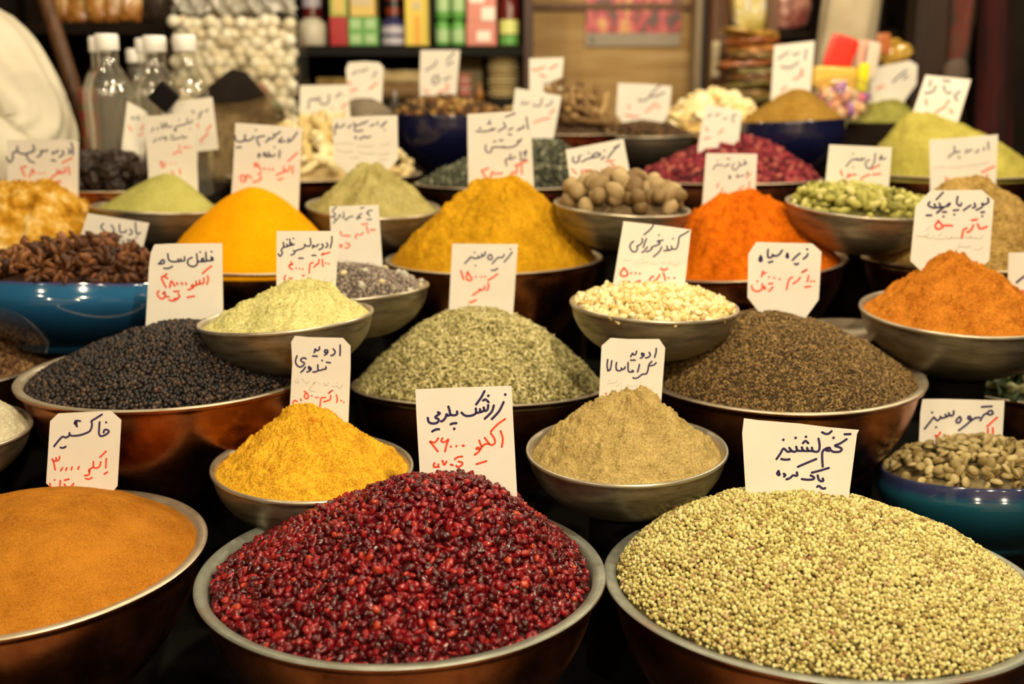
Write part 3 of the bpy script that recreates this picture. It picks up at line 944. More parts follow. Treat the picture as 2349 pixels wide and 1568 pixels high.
ANIS = grainy('star_anise_pod', [(0.0, (0.030, 0.010, 0.004)), (0.5, (0.10, 0.034, 0.011)), (0.85, (0.19, 0.070, 0.022)), (1.0, (0.30, 0.13, 0.045))], 0.55, 0.35, by='object', bmp=0.3)
H['anise'] = Heap('anise', (205, 568), 0.0, 0.45, 0.95, 0.94, 0.004, 0.002, 40, 53)
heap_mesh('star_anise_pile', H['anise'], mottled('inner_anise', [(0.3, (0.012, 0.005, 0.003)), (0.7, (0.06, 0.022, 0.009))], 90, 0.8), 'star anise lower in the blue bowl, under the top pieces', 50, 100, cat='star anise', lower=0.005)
def anise_piece(arms, seed):
    rng = random.Random(seed)
    V, F = [], []
    for k in range(arms):
        a = 2 * math.pi * k / 8 + rng.uniform(-.12, .12) + seed
        v, f = spindle(0.017, 0.0038, 5, 7, 0.003)
        v[:, 2] *= 1.15
        v[:, 1] *= 0.72
        v = v + np.array((0.0095, 0, rng.uniform(-.001, .001)))
        c, s = math.cos(a), math.sin(a)
        v = np.stack([v[:, 0] * c - v[:, 1] * s, v[:, 0] * s + v[:, 1] * c, v[:, 2]], -1)
        F.append(f + sum(len(q) for q in V))
        V.append(v)
    return np.concatenate(V), np.concatenate(F)
AP = [proto_mesh('star_anise', *anise_piece(n, i), ANIS) for i, n in enumerate((1, 2, 1, 3, 8, 2))]
pieces('star_anise', H['anise'], AP, 290, 0.0090, 'broken brown star anise piece in the blue bowl', 'star anise', 'star anise in the blue bowl', 53, 0.002, 0.1, (0.85, 1.2), 0.92, 2, 0.005, 0.045)

GING = grainy('dried_ginger_root', [(0.0, (0.62, 0.46, 0.18)), (0.5, (0.80, 0.67, 0.36)), (1.0, (0.88, 0.80, 0.54))], 0.7, 0.3, by='object', bmp=0.2)
H['ginger'] = Heap('ginger', (745, 290), 0.0, 0.55, 0.9, 0.93, 0.004, 0.004, 30, 54)
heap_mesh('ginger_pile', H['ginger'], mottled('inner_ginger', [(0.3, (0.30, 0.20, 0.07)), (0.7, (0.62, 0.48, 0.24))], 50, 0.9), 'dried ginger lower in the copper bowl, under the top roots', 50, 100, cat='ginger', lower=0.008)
def root_mesh(seed, L=0.036, r=0.0070):
    rng = random.Random(seed)
    pts, rad = [], []
    a = 0
    p = Vector((-L / 2, 0, 0))
    for k in range(9):
        pts.append(p.copy())
        rad.append(r * (0.55 + 0.5 * math.sin(math.pi * (k + 0.6) / 9.2)) * rng.uniform(0.8, 1.15))
        a += rng.uniform(-0.35, 0.35)
        p += Vector((math.cos(a), math.sin(a), rng.uniform(-0.2, 0.2))) * L / 8
    me = tube_mesh('root', pts, rad, 9)
    me.materials.append(GING)
    return me
GP = [root_mesh(i) for i in range(6)]
pieces('ginger_root', H['ginger'], GP, 170, 0.0165, 'knobbly cream dried ginger root in the copper bowl', 'ginger root', 'ginger roots in the copper bowl', 54, 0.004, 0.3, (0.75, 1.3), 0.95, 2, 0.006)

LIME = grainy('black_dried_lime', [(0.0, (0.014, 0.008, 0.007)), (0.6, (0.042, 0.023, 0.017)), (1.0, (0.10, 0.058, 0.04))], 0.4, 0.4, by='object', bmp=0.7)
H['limes'] = Heap('limes', (250, 392), 0.0, 1.2, 0.6, 0.93, 0.010, 0.0, 30, 55)
heap_mesh('dried_lime_pile', H['limes'], plain('inner_limes', (0.006, 0.004, 0.004), 0.8), 'dried limes lower in the small copper bowl, under the top ones', 40, 80, cat='dried lime', lower=0.012)
LP = [proto_mesh('dried_lime', *wrinkled(4, (0.0162, 0.0150, 0.0144), 0.18, 2.8, i + 3), LIME) for i in range(4)]
pieces('dried_lime', H['limes'], LP, 44, 0.0255, 'wrinkled black dried lime in the small copper bowl', 'dried lime', 'dried limes in the copper bowl', 55, 0.004, 0.0, (0.8, 1.1), 0.90, 2, 0.016)

STICK = grainy('brown_root_stick', [(0.0, (0.14, 0.075, 0.028)), (0.6, (0.34, 0.21, 0.085)), (1.0, (0.50, 0.35, 0.16))], 0.7, 0.3, by='object', bmp=0.4)
H['sticks'] = Heap('sticks', (1285, 238), 0.0, 0.8, 0.8, 0.93, 0.003, 0.0, 30, 56)
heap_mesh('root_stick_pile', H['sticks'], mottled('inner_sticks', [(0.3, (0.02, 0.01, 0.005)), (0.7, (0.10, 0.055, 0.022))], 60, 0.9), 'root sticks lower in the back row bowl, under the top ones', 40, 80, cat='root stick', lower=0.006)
def stick_mesh(seed):
    rng = random.Random(seed)
    L = rng.uniform(0.055, 0.095)
    me = tube_mesh('stick', [(-L / 2 + L * k / 6, rng.uniform(-.002, .002), rng.uniform(-.002, .002)) for k in range(7)], [0.0058 * rng.uniform(0.8, 1.15) for k in range(7)], 9)
    me.materials.append(STICK)
    return me
SP = [stick_mesh(i) for i in range(6)]
pieces('root_stick', H['sticks'], SP, 56, 0.018, 'short brown root stick in the back row copper bowl', 'root stick', 'root sticks in the back row', 56, 0.006, 0.5, (0.85, 1.15), 0.80, 2, 0.012)

CHIP = grainy('cream_yellow_chip', [(0.0, (0.80, 0.56, 0.20)), (0.5, (0.88, 0.74, 0.40)), (1.0, (0.92, 0.84, 0.58))], 0.6, 0.3, by='object')
H['chips'] = Heap('chips', (1640, 226), 0.0, 0.9, 0.75, 0.97, 0.002, 0.002, 30, 57)
heap_mesh('chip_pile', H['chips'], plain('inner_chips', (0.62, 0.42, 0.14), 0.9), 'cream chips lower in the back row bowl, under the top ones', 40, 80, cat='chips', lower=0.004)
HP = [proto_mesh('cream_chip', *wrinkled(3, (0.0150, 0.0120, 0.0042), 0.22, 1.3, i + 70), CHIP) for i in range(5)]
pieces('cream_chip', H['chips'], HP, 120, 0.0145, 'bright cream-yellow chip heaped in the back row bowl', 'dried chip', 'cream chips in the back row', 57, 0.002, 0.25, (0.8, 1.2), 0.95, 2, 0.008)

H['pods'] = Heap('pods', (2370, 848), 0.0, 0.9, 0.8, 0.93, 0.004, 0.002, 40, 58)
heap_mesh('green_leaf_pile', H['pods'], mottled('inner_green_leaves', [(0.3, (0.015, 0.022, 0.008)), (0.7, (0.06, 0.085, 0.03))], 60, 0.8), 'dark green leaves under the pale pods at the right photo edge', 50, 100, cat='leaves', lower=0.003)
PALE = grainy('pale_green_pod', [(0.0, (0.30, 0.34, 0.12)), (0.5, (0.48, 0.50, 0.24)), (1.0, (0.62, 0.60, 0.36))], 0.5, 0.4, by='object')
LEAF = grainy('dark_green_leaf', [(0.0, (0.025, 0.045, 0.012)), (0.6, (0.065, 0.11, 0.032)), (1.0, (0.15, 0.20, 0.07))], 0.55, 0.4, by='object')
def leaf(seed):
    L, W = 0.030, 0.0085
    V, F = [], []
    for k in range(9):
        t = k / 8
        w = W * math.sin(math.pi * t) ** 0.8
        x = -L / 2 + L * t
        zc = 0.006 * math.sin(math.pi * t + seed)
        for s, (yy, zz) in enumerate(((-1, 0.0025), (0, 0.0), (1, 0.0025), (0, 0.0006))):
            V.append((x, yy * w + 0.002 * math.sin(seed + 3 * t), zc + zz * (1 if yy else 0) + (0.0006 if s == 3 else 0)))
    for k in range(8):
        for s in range(4):
            a, b = k * 4 + s, k * 4 + (s + 1) % 4
            F.append((a, b, b + 4, a + 4))
    return np.array(V), np.array(F)
PPd = [proto_mesh('pale_pod', *pod(0.026, 0.0062, i), PALE) for i in range(3)]
pieces('pale_pod', H['pods'], PPd, 60, 0.017, 'pale green pod lying on leaves at the right photo edge', 'pod', 'pale pods at the right edge', 58, 0.004, 0.4, (0.75, 1.15), 0.80)
LFm = [proto_mesh('green_leaf', *leaf(i), LEAF) for i in range(4)]
pieces('green_leaf', H['pods'], LFm, 110, 0.012, 'dried dark green leaf among the pale pods at the right photo edge', 'leaf', 'green leaves at the right edge', 59, 0.004, 0.1, (0.8, 1.3), 0.97)

WHITE = grainy('white_crystal_lump', [(0.0, (0.36, 0.32, 0.25)), (0.6, (0.55, 0.52, 0.45)), (1.0, (0.62, 0.54, 0.26))], 0.25, 0.5, by='object')
WPm = [proto_mesh('white_lump', *wrinkled(3, (0.0065, 0.0052, 0.0048), 0.25, 1.3, i + 90), WHITE) for i in range(4)]
pieces('white_lump', H['basil'], WPm, 26, 0.016, 'small shiny white lump among the grey basil seeds', 'white lump', 'white lumps in the basil seeds', 60, 0.002, 0.1, (0.4, 1.1), 0.95)
# crumbs that rolled down the yellow and cream heaps
CRUMB = plain('yellow_spice_crumb', (0.80, 0.37, 0.03), 1.0, spec=0.05)
CRm = [proto_mesh('spice_crumb', *wrinkled(3, (0.0060, 0.0052, 0.0046), 0.16, 1.6, i + 100), CRUMB) for i in range(3)]
pieces('spice_crumb', H['tandoori'], CRm, 6, 0.02, 'round crumb of yellow-orange powder resting on the lumpy cone', 'spice crumb', 'crumbs on the yellow cone', 62, 0.0, 0.1, (0.35, 0.75), 0.96)

# ------------------------------------------------------------------ price cards with their handwriting
Z = {'c1': (90, 930, 7.465), 'c2': (940, 870, 5.807), 'c3': (1690, 950, 7.841), 'c4': (2090, 900, 10.213), 'c5': (650, 760, 6.818), 'c6': (1360, 760, 9.222),
     'c7': (320, 545, 7.467), 'c8': (1010, 540, 7.84), 'c9': (1700, 540, 7.125), 'c10': (175, 480, 11.2), 'c11': (625, 460, 6.819), 'c13': (1395, 500, 9.225),
     'c14': (2080, 420, 5.227), 'c16': (1600, 340, 9.8), 'c17': (1880, 300, 5.593), 'c19': (1285, 310, 12.06), 'c20': (1060, 240, 7.129), 'c21': (750, 255, 10.456),
     'c22': (520, 270, 7.468), 'c23': (270, 210, 6.817), 'c26': (0, 300, 9.8), 'c27': (680, 110, 6.182), 'c30': (1200, 0, 3.915), 'c32': (1400, 180, 7.341), 'c33': (1750, 80, 4.794)}

card('khakshir', 0.085, Z['c1'], [(185, 265), (325, 132), (1225, 88), (1405, 245), (1338, 1375), (1190, 1560), (1190, 1700), (300, 1700), (300, 1500), (118, 1325)], {
    'b': (34, '1105,460 1115,420 1155,408 1195,442 1140,495 1065,520 1030,495 1025,430 1035,280;1147,285;1075,150 980,210 895,265 905,300 900,360 870,430 800,470 690,505 580,515 525,500 520,465;525,502 490,530 450,545 400,530 330,600 255,695;605,300 635,330 650,355;610,290 630,258 705,262;640,270 640,345;625,275 620,310;365,715 410,722 455,700'),
    'r': (30, '1145,780 1095,830 1040,880;1150,905 1145,980 1140,1060;1115,1170 1170,1135;1055,960 1040,1030 1000,1060 960,1065 930,1040 930,955;930,1040 890,1075 855,1090 855,1130 870,1105;865,1120 860,1160 840,1185 780,1195;795,1245 850,1255 905,1230;220,910 245,950 275,1095;240,945 290,940 290,890;290,940 335,930 350,870;400,1060 370,1110;475,1060 455,1105;565,1050 550,1095;683,1040 665,1085;185,1330 205,1400 300,1420 350,1390 365,1280;265,1270;435,1275 510,1255;430,1340 455,1385 430,1390;590,1330 555,1375 520,1400')},
     'white card with clipped corners standing in the orange-brown fine seed')

card('barberry', 0.035, Z['c2'], [(75, 130), (660, 105), (1355, 85), (1430, 1530), (1435, 1760), (150, 1760), (130, 1200), (88, 480)], {
    'b': (32, '1250,300 1190,420 1095,525;1272,200;1120,345 1090,430 1000,520;1045,340 1035,400 1000,415 985,372;990,412 950,430 935,395;945,430 890,440 880,385;888,440 850,470 780,485 730,475 690,440;995,155 950,240 885,330;978,278 1010,265 1050,300;1047,215;630,425 630,460 590,475 545,465 530,410 515,360;545,465 510,480 490,460 480,500 445,545 418,555;375,435 400,452 340,500 385,530 370,570 310,585 255,565 240,510;545,595 580,582 620,580;593,655;300,690 345,665 390,660'),
    'r': (27, '1270,525 1170,595 1080,690;1210,685 1240,790 1225,895;1080,715 1130,790 1130,850 1080,870 1040,830 1000,775;1055,855 1000,860 960,890 925,810;960,885 945,920 890,925 900,905 940,915 920,960 865,1000;890,1125 1020,1085;270,825 375,955;275,825 335,835 380,780;435,780 420,820 470,830 515,795 490,870 470,955;548,893;622,885;705,880;720,880;600,1060 645,1030 700,1025;650,1090 700,1105 690,1140 640,1165 620,1145;545,1130 575,1140;435,1080 460,1135 490,1090;330,1110 320,1160 390,1160;380,1130')},
     'white card standing in the dark red barberries', 7)

card('coriander', 0.055, Z['c3'], [(130, 70), (390, 105), (1130, 165), (1640, 230), (2200, 280), (2165, 350), (2010, 1540), (1990, 1900), (170, 1900), (165, 1470), (98, 340)], {
    'b': (42, '1975,445 1860,520 1765,560 1850,590 1890,630 1840,670 1740,670 1690,640 1670,600 1610,610 1550,655 1535,740 1545,935;1640,610 1600,640 1660,655;1940,355 2045,352;1740,420;1535,320 1590,345 1650,345 1705,300;1470,435 1490,550 1480,640 1440,670 1370,655 1350,595;1365,655 1290,650 1265,600;1290,655 1200,650 1170,590;1200,650 1130,655 1090,640 1070,580;1090,640 1040,670 985,650 945,600;985,655 920,670 880,640 835,615 780,710 715,800;838,455;1058,420;1245,400;1190,515 1235,475 1285,515;800,800 880,812 950,805;1430,800 1260,870 1100,940;1080,1040 1085,1100 1010,1095 960,1140 895,1165;845,1065 875,1090 850,1115;750,1015 725,1065 770,1090 752,1020;1655,960 1490,1010 1350,1045;1330,1095 1390,1130 1370,1165 1270,1172 1170,1160;1455,1095 1475,1170 1520,1200 1555,1190 1545,1150;1445,1300 1480,1285 1540,1330 1590,1325')},
     'widest white card, all in navy, standing in the coriander seeds', 5)

card('coffee', 0.03, Z['c4'], [(265, 150), (760, 150), (2190, 185), (2130, 1200), (2120, 1650), (170, 1650), (180, 1270), (215, 480)], {
    'b': (50, '1915,480 1890,425 1830,430 1790,480 1840,520 1905,500 1915,480;1800,500 1740,495 1680,550 1620,650;1650,335 1890,320;1600,580 1490,600 1400,660 1270,770 1115,885;1400,640 1390,570 1345,555 1330,605 1400,640;1140,562 1060,640 1070,700 1130,695 1170,620 1140,562;995,430 990,510 940,545 900,520 880,475;900,522 840,560 800,510;840,560 740,595 690,580 685,560;690,590 620,655 560,610 530,580 440,690 315,850;490,465;583,810'),
    'r': (52, '2010,585 1900,680 1780,795;1910,830 1910,950 1840,1120;1800,850 1790,980 1740,1030 1680,970;1700,1030 1655,1040 1640,950;1650,1040 1590,1090 1530,1115 1490,1090 1540,1075;570,1000 660,1160;590,1020 640,1000 680,930;735,1095;880,1010 790,1180;960,1105;1078,1105;1220,1105')},
     'white card standing in the green coffee beans')

card('tandoori', 0.028, Z['c5'], [(180, 68), (420, 90), (930, 100), (1050, 225), (1050, 560), (1015, 1450), (1015, 1720), (95, 1720), (100, 1200), (140, 500), (122, 165)], {
    'b': (27, '888,210 890,300 885,375;780,270 810,315 790,360 745,375;650,290 690,290 690,335 645,370;655,292 645,325 690,325;565,240 560,280 520,300 500,270 485,330;460,383 530,385;675,480 735,488;608,452;665,550 665,585 620,590 590,605 545,600 540,520;550,600 520,625 465,632;400,545 435,575 420,610 370,632;400,547 395,580 430,588;345,555 315,600 275,635;355,425 320,410 275,435 285,465 330,495 310,530 260,555 210,520 190,460 215,380'),
    'r': (25, '705,965 770,920;715,955 760,925;830,990 845,1060 835,1105;905,1078;945,1105;740,1000 735,1060 690,1080 630,1100;660,1030 595,1040 580,1110 570,1190;445,1005;510,1030;545,1028;330,935 375,970 395,1020 365,1050 330,1020 345,975;160,1150 150,1110 180,1075 215,1095;270,1055 280,1080'),
    'p': (11, '925,830 895,880 870,885 850,860 760,860;825,800 840,802;710,800 680,850 650,830;640,800 650,850;560,800 575,830;520,790 470,810 490,785;490,800 440,860 410,900 430,930 490,935;400,770 370,820 340,790 330,780;300,730 310,780;250,790 240,800;210,740 185,790 220,800 240,760')},
     'tall white card with clipped top corners behind the lumpy yellow-orange cone', 4)

card('garam', 0.026, Z['c6'], [(375, 135), (760, 160), (1405, 160), (1530, 345), (1440, 1560), (1440, 1900), (130, 1900), (128, 1430), (185, 300)], {
    'b': (36, '1340,355 1335,440 1305,545;1190,440 1215,495 1170,545 1115,555;1035,455 1080,475 1070,520 1005,565;1037,457 1030,490 1075,500;925,415 905,480 855,490 840,455 800,530;800,605 895,605;1335,660 1290,705 1185,725;1250,630 1185,690;1175,730 1165,810 1130,890 1040,905 960,970 890,990 850,975;985,695 970,770 945,855;830,820 860,845 780,855 745,810 745,655;680,745 665,790 620,795 600,770;622,798 560,830 505,810 490,740 500,655;400,615 385,720 365,805 315,830;315,590 300,720 320,820'),
    'p': (11, '1290,1170 1245,1250 1220,1215;1190,1220 1040,1210;1110,1145 1150,1150;950,1110 920,1200;985,1080 1040,1065;900,1110 870,1150 760,1165 690,1165;730,1120 760,1130;820,1040;620,1150 600,1180;590,1080 540,1140 490,1150;530,1030 490,1080 430,1085 300,1110;330,1040 370,1030;450,965'),
    'r': (26, '270,1300 290,1320')},
     'white card with clipped top corners behind the tan cone', 5)

card('pepper', 0.045, Z['c7'], [(255, 115), (550, 100), (1415, 95), (1435, 1340), (1435, 1800), (105, 1800), (107, 1470), (160, 500), (195, 250)], {
    'b': (30, '1260,350 1232,328 1238,372 1270,378 1200,392 1155,385 1140,320 1138,250;1235,240;1040,245;1160,392 1100,408 1060,375 1090,350 1100,402 1030,408 995,385 980,275;992,395 990,450 930,492 865,480 825,430 840,370 900,338;770,325 775,388 720,395 705,360;722,397 680,402 660,365;680,402 590,412 540,402 500,370 485,275;325,445 390,445 430,420 400,375 350,430;420,520 490,525 565,490'),
    'r': (33, '1235,485 1160,540 1085,610;1170,655 1180,720 1155,795;1105,690 1100,770 1040,785 1030,730;1045,785 985,800 970,745;985,800 920,832 890,830 910,805 930,840 880,875 835,890;820,1020 940,1000;470,620 425,660 485,695;430,655 380,690 455,850;520,850 545,740 605,825;640,770 655,800;720,770 735,800;795,775 805,800;590,920 680,915;665,960 690,1005 640,1040 590,1040;660,1040 580,1080 510,1065;510,1010 450,1000 430,930 400,960;430,925 440,1000 390,1045 330,1010 305,950 335,910')},
     'white card standing in the black peppercorns')

card('cumin', -0.01, Z['c8'], [(215, 145), (1395, 155), (1305, 1475), (1300, 1900), (150, 1900), (155, 1325)], {
    'b': (28, '1290,300 1240,370 1150,475;1260,245;1150,340 1120,390 1050,395 1020,410 935,505;890,340 855,390 880,430 930,420 925,360 890,340;920,620 970,625 1030,590;810,290 800,345 765,365 745,330;765,368 700,395 680,370;700,395 640,412 600,405 550,385 510,430 440,500;617,303;630,540'),
    'r': (33, '370,635 395,710 420,785;490,650 470,740 490,800 550,800 565,770 490,655;640,740;735,742;805,738;1025,690 950,750 860,800;860,855 870,920 840,985;800,910 790,960 740,975 700,960;740,975 690,1000 640,1030 585,1075;525,1195 570,1195 640,1155')},
     'square cut white card standing in the greenish cumin seeds', 4)

card('blackcumin', 0.015, Z['c9'], [(250, 105), (1165, 130), (1315, 265), (1270, 1045), (900, 1560), (880, 1750), (540, 1750), (500, 1520), (105, 1010), (118, 300)], {
    'b': (34, '1090,300 1065,345 1020,378;1080,225;960,290 900,340 840,400;875,460 905,472 935,455;755,290 738,345 770,358 760,295;755,310 752,345;670,240 620,310 560,335 510,310;530,330 460,362 435,330 440,230;450,440 515,420;320,330 295,400 330,420 340,380 320,330;315,395 325,390'),
    'r': (30, '995,605 1075,555;1005,590 1060,560;1105,655 1080,750;1140,745;1190,745;1045,840 1130,830;965,680 930,730 850,785;840,680 800,700 770,750 745,880;360,580 350,622 405,605;350,615 335,670;455,680;540,690;630,710;450,790 510,780;520,840 455,910;380,830 400,870 370,862;345,790 345,860 300,905 230,905 180,865 175,820;268,745')},
     'eight-sided white card standing in the dark brown seeds', 4)

card('anise', 0.03, Z['c10'], [(290, 95), (1870, 350), (1600, 1430), (1520, 1900), (0, 1750), (60, 840)], {
    'b': (48, '1520,340 1530,470 1550,620 1600,632 1640,590;1380,510 1435,575 1400,640 1360,650;1110,390 1120,570 1200,590 1265,580 1280,530;1080,680 1180,690;900,400 970,520 950,590 850,612 740,570 650,480 640,420 700,370;1555,720;1560,880 1540,940 1480,930;1490,940 1400,930 1350,910;1360,922 1220,910 1215,830;1310,780 1400,790;1080,890 1000,930 950,860 1010,790 1080,890;1060,900 1100,960;850,700 850,810;800,720 680,720;690,790 640,822 560,800 520,750 540,690 600,670'),
    'r': (46, '1190,1110 1275,1105;1240,1080 1240,1130'), 'p': (30, '930,1110 1110,1110')},
     'tilted white card behind the star anise')

card('lime', 0.018, Z['c11'], [(65, 475), (1045, 475), (985, 1420), (975, 1720), (50, 1720), (62, 1350)], {
    'b': (24, '930,560 930,640 905,740;850,660 868,700 830,735;770,680 792,692 780,740 730,765;720,680 690,712 650,715 640,690 628,740;590,590 600,680 570,712 520,700 500,680;515,700 480,745 400,770 350,790 330,780;350,790 340,830 290,850;620,855 680,855;415,900 480,900;340,680 310,692 300,660;310,690 280,692 272,600;275,690 240,712 225,680;235,715 185,720 170,650;180,720 140,770 155,820 120,868 90,830;330,590;230,605'),
    'r': (25, '770,840 830,830 895,805;780,850 800,820;780,920 790,1025;835,975;880,985;730,920 720,980 690,1000;700,990 650,1040;640,970 590,990 575,1130;290,955 300,1000 265,1010 265,1040 310,1075;270,1000 320,990;370,1055;425,1065;475,1070;205,1170 185,1220 210,1265;265,1215 310,1215;470,1175 500,1165'),
    'p': (10, '850,1190 780,1260;970,1200 900,1270')},
     'white card behind the pale lemon-green cone', 5)

card('basil', 0.03, Z['c11'], [(890, 90), (1660, 65), (1720, 980), (1730, 1400), (1000, 1400), (930, 800)], {
    'b': (23, '1560,150 1490,170 1520,240;1490,170 1480,205;1480,295 1550,290;1430,105 1380,120;1400,200 1340,240 1385,265 1310,270;1330,290;1260,240 1190,262 1160,300 1130,280;1110,180 1120,250 1090,262;1060,220 1035,260 1000,300;1050,215 1065,235;1000,100 940,160 990,220 930,250 900,260;960,260 990,310 950,350'),
    'r': (27, '1400,370 1490,360;1470,400 1500,510;1530,460 1605,455;1420,500 1370,540;1340,520 1300,550 1310,590;1060,480 1080,540;1110,545 1210,550;1150,665 1205,680 1190,730 1140,740;1050,690 1095,700 1060,730')},
     'tall white card standing in the grey basil seeds')

card('gum', 0.025, Z['c13'], [(325, 65), (1000, 140), (1755, 240), (1630, 1350), (1610, 1850), (60, 1850), (95, 1450)], {
    'b': (34, '955,150 890,240 760,350;1710,270 1620,330 1510,395 1490,500 1460,620 1410,658 1350,640 1340,590;1370,435;1355,650 1280,680 1240,590;1270,680 1180,690;1135,610 1080,710 960,820;1160,465 1090,480 1040,490 1100,525 1040,570 960,600 915,625 925,650 870,690 810,715;1075,360;830,610 770,690 715,725;810,435 770,530 745,620;720,430 720,510 660,570 610,595 622,640 590,700 530,712 480,660 460,600 490,530 540,490'),
    'r': (40, '1115,1065 1180,1100 1250,1065;1170,1160 1210,1310;1280,1265;1400,1265;1090,1200 1050,1270 970,1335;960,1230 900,1260 880,1330;335,1050 270,1140 265,1200 330,1230 410,1200 400,1130 335,1055;490,1165;580,1165;670,1175;610,1340 680,1325;440,1340 480,1390;310,1350 300,1390'),
    'p': (15, '1530,960 1480,980 1390,1015;1460,920 1500,930;1420,970 1250,970;1290,920 1340,920;1200,950 1110,945;1010,960 960,975 900,950;850,930 790,940 660,965;700,875 750,880;640,930 550,945;490,900 400,905 330,880')},
     'white card standing in the creamy gum lumps')

card('paprika', 0.022, Z['c14'], [(290, 85), (900, 80), (1045, 205), (990, 925), (850, 1045), (760, 1220), (260, 1220), (160, 1040), (42, 930), (105, 280)], {
    'b': (25, '435,110 355,195;275,225 255,260 300,290 345,292 330,250;345,292 400,285 390,240;400,285 440,288 400,320 360,355;520,240 500,270 450,285 365,355;500,245 480,270;610,160 600,240 640,272 655,240;765,265 735,285 680,325;810,240 822,280 790,295;970,180 980,225 930,255 900,240 905,282 835,320;430,345 475,345;440,400;560,325 620,320;570,375;890,350 930,345;905,395;235,385 295,385'),
    'r': (27, '780,445 840,435;800,500 770,560 725,590;720,540 680,560 660,655;850,490 880,545 960,520;380,450 340,510 370,550 430,520 380,455;440,510 490,505 545,510'),
    'p': (12, '285,520 230,565;910,630 880,665 800,655 690,650;770,620 760,660;660,655 560,655 480,670;540,640 520,660;480,640 430,670 330,665;420,590 380,640;330,630 280,665 210,630;260,600 240,640 110,630;910,760 860,800 810,790;770,755 700,770 640,760 590,800;640,720 620,750')},
     'eight-sided white card behind the rough orange paprika cone', 5)

card('pods', 0.0, Z['c14'], [(1222, 832), (1700, 825), (1690, 1640), (1215, 1640), (1205, 1390)], {
    'b': (34, '1430,1100 1370,1145 1315,1190;1480,1080 1540,1120 1600,1080'), 'r': (34, '1350,1300 1400,1290;1380,1300 1390,1430;1450,1330 1520,1300')},
     'white card cut off by the right photo edge beside the paprika', 6, 0, 1.235)

card('orange', 0.02, Z['c16'], [(195, 110), (1345, 125), (1280, 1450), (1270, 1850), (80, 1850), (105, 1280)], {
    'b': (34, '1110,330 1060,352 1060,260;1065,350 960,380 930,300;1090,325;960,380 900,440 840,490 780,450 790,380 830,350;710,370 650,392 590,420;690,350;660,240 730,235;560,370 500,382 430,370 350,470;455,285;1130,520 1110,600;1040,600 960,630 880,655;900,580 880,640;720,600 710,680 745,660 720,605'),
    'r': (34, '1190,560 1100,670;1170,740 1150,900;1050,850 960,900 870,1030;480,790 440,850 450,890;570,900 520,1000')},
     'white card behind the bright orange-red cone')

card('cardamom', 0.025, Z['c17'], [(125, 175), (930, 210), (880, 850), (860, 1100), (55, 1100), (65, 740)], {
    'b': (22, '850,350 790,362 800,310 765,370;715,290 700,400 650,480 605,470 590,410 640,370;580,350 550,372 530,345;550,372 500,375 480,350;500,375 420,370 340,455;430,295;432,465'),
    'r': (26, '770,435 670,490;780,550 680,560;640,560 590,580 540,610 530,660;270,510 290,570;360,560 400,570 350,600;420,560 470,562;270,670 300,712 340,690;390,670 450,680 410,715')},
     'white card standing in the green cardamom pods')

card('brownseed', 0.10, Z['c17'], [(1410, 115), (1700, 95), (2290, 45), (2260, 780), (2255, 1050), (1415, 1050), (1420, 760)], {
    'b': (22, '2160,140 2170,240;2110,210 2105,250;2040,240 2030,262 2000,275;1950,240 1870,280;1880,240;1800,260 1740,272 1730,200;1735,270 1650,340;1780,330 1800,350'),
    'r': (27, '2240,455 2080,530;2150,560 2140,650;2090,590 2020,640 1950,690;1620,600 1640,680;1660,620 1720,670;1650,650 1700,640;1780,650 1860,640;1780,720 1830,720'),
    'p': (12, '2170,400 2110,420 1990,440 1870,450;1850,450 1780,470 1650,470;1620,460 1540,470 1460,480')},
     'large white card behind the coarse brown powder')

card('nutmeg', 0.03, Z['c19'], [(150, 400), (1750, 95), (1930, 1050), (1980, 1800), (420, 1900), (300, 1450)], {
    'b': (56, '1640,260 1560,330 1400,520 1320,640;1500,330 1600,320;1230,590 1140,670;1110,560 1000,600 870,625 740,660 600,740;870,580 1000,490 1120,530 1040,590;580,560 500,620 525,700 420,762 345,700 370,600;790,490;1220,430'),
    'r': (50, '320,930 450,1070;600,960 590,1060;650,980 850,960;1140,950 1220,1110;1330,870 1290,960;1280,720 1480,700;1400,770 1540,890;470,1240 500,1360 640,1330;680,1220 700,1280;960,1200 1000,1230 940,1290')},
     'tilted bright white card standing in the nutmegs')

card('yellow', 0.03, Z['c20'], [(85, 155), (600, 120), (1110, 95), (1185, 1500), (1190, 1900), (110, 1900), (100, 1330)], {
    'b': (30, '1050,200 1080,400;1000,340 1012,370 980,390;940,380 955,395 900,420;830,380 800,395 760,420;760,485 810,490;870,140 790,170 710,200;680,290 712,370 650,392 640,405 590,440;540,390 500,410 480,390;500,412 460,422 350,440 230,435;280,385 310,385;420,320 445,295 470,310;450,260;970,560 920,620 890,660 830,690;960,590 900,600;830,690 760,700 700,700 680,680;700,700 600,692;600,692 490,702 480,760 420,780 380,730 390,660;520,600 550,600;610,585 670,580;1000,800 1050,750 1030,850;950,770 960,870;950,905 1040,895;870,850 790,890 790,810;790,885 710,900 730,1000'),
    'r': (35, '1070,915 980,950 870,1000;970,970 980,1130;900,1000 890,1110 820,1110 760,1240;320,1080 395,1200;340,1070 430,1040;500,1090 460,1190;520,1130 660,1120')},
     'tall white card behind the mustard-yellow cone', 3)

